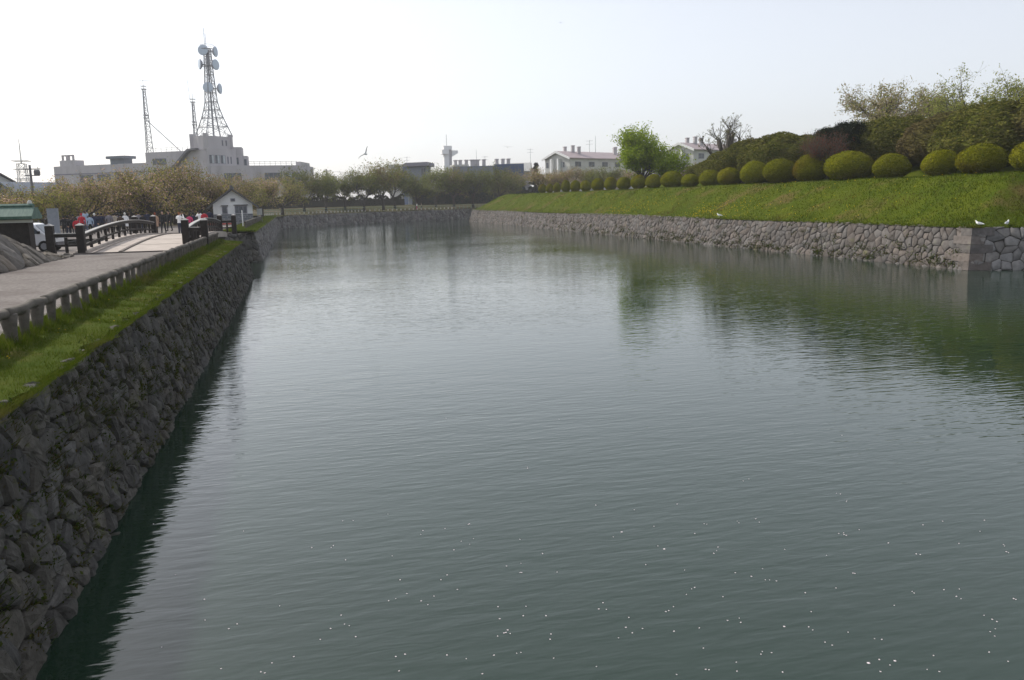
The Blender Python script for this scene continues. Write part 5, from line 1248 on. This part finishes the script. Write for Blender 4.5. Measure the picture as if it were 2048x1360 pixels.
def farperson(label, px, frac, d, top, leg, s=1):
    q = farpt(frac, d); r = person(label, px, q[1], 'walk', top, leg, BRN, 1.5, s, q[0]); r.location.z = q[2]
farperson('distant walker in white and pink beyond the far railing', 702, .335, 4.2, WHI, PNK)
farperson('distant walker in a pale top beside the one in pink', 708, .345, 4.4, BEI, BLK)
farperson('distant walker in a pale jacket under the far right trees', 993, .66, 4.3, WHI, DEN)
farperson('distant walker in white beside the tip of the bank', 1029, .71, 4.6, WHI, BLK)

# ------------------------------------------------------------------ birds
def remesh(b, vox):
    me = b.mesh('tmp'); o = bpy.data.objects.new('tmp', me); COL.objects.link(o); md = o.modifiers.new('r', 'REMESH'); md.mode = 'VOXEL'; md.voxel_size = vox
    dg = bpy.context.evaluated_depsgraph_get(); dg.update(); res = bpy.data.meshes.new_from_object(o.evaluated_get(dg)); bpy.data.objects.remove(o, do_unlink=True); res.materials.clear()
    res.polygons.foreach_set('use_smooth', [True] * len(res.polygons)); return res
b = MB(); b.tube([(-.3, 0, .17), (-.12, 0, .2), (.02, 0, .21), (.13, 0, .25), (.18, 0, .32)], [.025, .075, .095, .07, .042], 10); b.ball((.195, 0, .355), (.052, .042, .042)); b.tube([(-.25, 0, .18), (-.4, 0, .15)], [.03, .012], 6)
for s in (-1, 1): b.tube([(0, s * .035, .14), (.01, s * .04, .01)], .008, 5); b.tube([(.0, s * .04, .008), (.06, s * .05, .006)], .01, 5)
gull_me = remesh(b, .012); c = np.array([tuple(p_.center) for p_ in gull_me.polygons]); gull_me.polygons.foreach_set('material_index', np.where((c[:, 2] > .215) & (c[:, 0] < .06) & (c[:, 0] > -.3), 1, np.where(c[:, 0] < -.33, 2, 0)).astype(np.int32))
for m in (MT['gullw'], MT['gullg'], MT['gullk']): gull_me.materials.append(m)
def gull(label, loc, rz, s=1.0):
    r = empty('gull', loc, label, 'gull', 'gulls standing on the wall', rz); r.scale = (s, s, s); link('body', gull_me, None, r, False)
    b = MB(); b.tube([(.235, 0, .352), (.285, 0, .343)], [.014, .006], 6); b.build('beak', MT['beak'], r, world=False)
p = at(1964, 452, 40.2); gull('white gull standing on the wall corner, left of two', (XRT + .55, 40.55, ZR + .02), 1.9, .95)
gull('white gull standing on the wall to the right of the corner', (XRT + 1.95, 39.95, ZR + .03), .4, .95)
gull('lone white gull standing on the long sunlit wall', (XRT + .35, 71.3, ZR + .1), 2.2, 1.0)
def flyer(label, px, py, Y, span, rz, roll_, up_=.25):
    q = at(px, py, Y); r = empty('flying_gull', q, label, 'gull', None, rz); r.rotation_euler = (roll_, .1, rz)
    b = MB(); b.tube([(-.22, 0, 0), (-.1, 0, .0), (.08, 0, 0), (.2, 0, .02), (.25, 0, .02)], [.02, .06, .07, .045, .015], 8); b.build('body', MT['gullw'], r, True, False)
    for s in (-1, 1):
        b = MB(); n = 7; L = []
        for i in range(n + 1):
            t = i / n; y_ = s * span / 2 * t; z = up_ * span / 2 * math.sin(t * 2.2) ; xo = .06 * math.sin(t * 3.14) - .14 * t * t; ch = .17 * (1 - .75 * t ** 1.6)
            L += [(xo + ch * .5, y_, z), (xo, y_, z + .018 * (1 - t)), (xo - ch * .5, y_, z - .005), (xo, y_, z - .008)]
        fs = [(i*4 + j, i*4 + (j+1) % 4, (i+1)*4 + (j+1) % 4, (i+1)*4 + j) for i in range(n) for j in range(4)]
        b.add(L, fs); b.mi = [2 if k // 4 >= n - 1 else 1 for k in range(len(fs))]; b.build('wing', [MT['gullw'], MT['gullg'], MT['gullk']], r, True, False)
flyer('gull flying steeply banked above the far cherry trees', 731, 308, 62, 1.15, rad(55), rad(-48), .35)
flyer('faint distant gull gliding left of the apartment blocks', 1015, 294, 120, 1.5, rad(75), rad(8), .12)
flyer('tiny bird high in the sky near the top edge', 1121, 45, 150, .6, rad(75), rad(5), .1)

# ------------------------------------------------------------------ floating petals
def petal_me(k):
    b = MB(); n = 7
    for a in range(k):
        ox, oy = (0, 0) if k == 1 else (.011 * math.cos(a * 6.28 / k), .011 * math.sin(a * 6.28 / k)); ph = a * 6.28 / max(k, 1)
        ring_ = [(ox + (.0105 * math.cos(t)) * math.cos(ph) - .0075 * math.sin(t) * math.sin(ph), oy + .0105 * math.cos(t) * math.sin(ph) + .0075 * math.sin(t) * math.cos(ph), .004 + .0015 * math.cos(2 * t)) for t in [6.283 * i / n for i in range(n)]]
        v = ring_ + [(x_, y_, z_ - .0025) for x_, y_, z_ in ring_]
        b.add(v, [tuple(range(n)), tuple(range(2 * n - 1, n - 1, -1))] + [(i, n + i, n + (i + 1) % n, (i + 1) % n) for i in range(n)])
    me = b.mesh('petal'); me.materials.append(MT['petal']); return me
PM = [petal_me(1), petal_me(1), petal_me(1), petal_me(2), petal_me(5)]
g = np.random.default_rng(77); cnt = 0
while cnt < 200:
    u = g.random(); px = g.uniform(150, 2040); py = 830 + 520 * g.random() ** .75
    if g.random() > min(1, (px + 500) / 1800): continue
    if g.random() > (.12 if py < 950 else .35 if py < 1040 else 1): continue
    d = FW + RT * ((px - 1024) / FPX) - UP * ((py - 680) / FPX); t = -CAMP.z / d.z; q = CAMP + d * t
    if q.x < XL + .5: continue
    for _ in range(1 if g.random() < .8 else 2):
        o = bpy.data.objects.new('petal', PM[int(g.integers(0, 5)) if g.random() < .15 else 0]); COL.objects.link(o)
        o.location = (q.x + g.normal(0, .06) * _, q.y + g.normal(0, .06) * _, 0); o.rotation_euler = (0, 0, g.uniform(0, 6.28)); s = g.uniform(.6, 1.05); o.scale = (s, s, s)
        tag(o, 'tiny pale cherry petal floating on the moat water', 'petal', 'cherry petals floating on the moat', 'thing'); cnt += 1

# ------------------------------------------------------------------ haze
b = MB(); b.box((0, 480, 35), (1000, 1240, 72)); o = b.build('haze', None); tag(o, kind='stuff')
m, n, out = newmat('haze_air'); v = N_(n, 'ShaderNodeVolumePrincipled', Density=.0003); v.inputs['Color'].default_value = (.93, .95, 1, 1); v.inputs['Anisotropy'].default_value = .3
n.links.new(v.outputs[0], out.inputs['Volume']); o.data.materials.append(m)
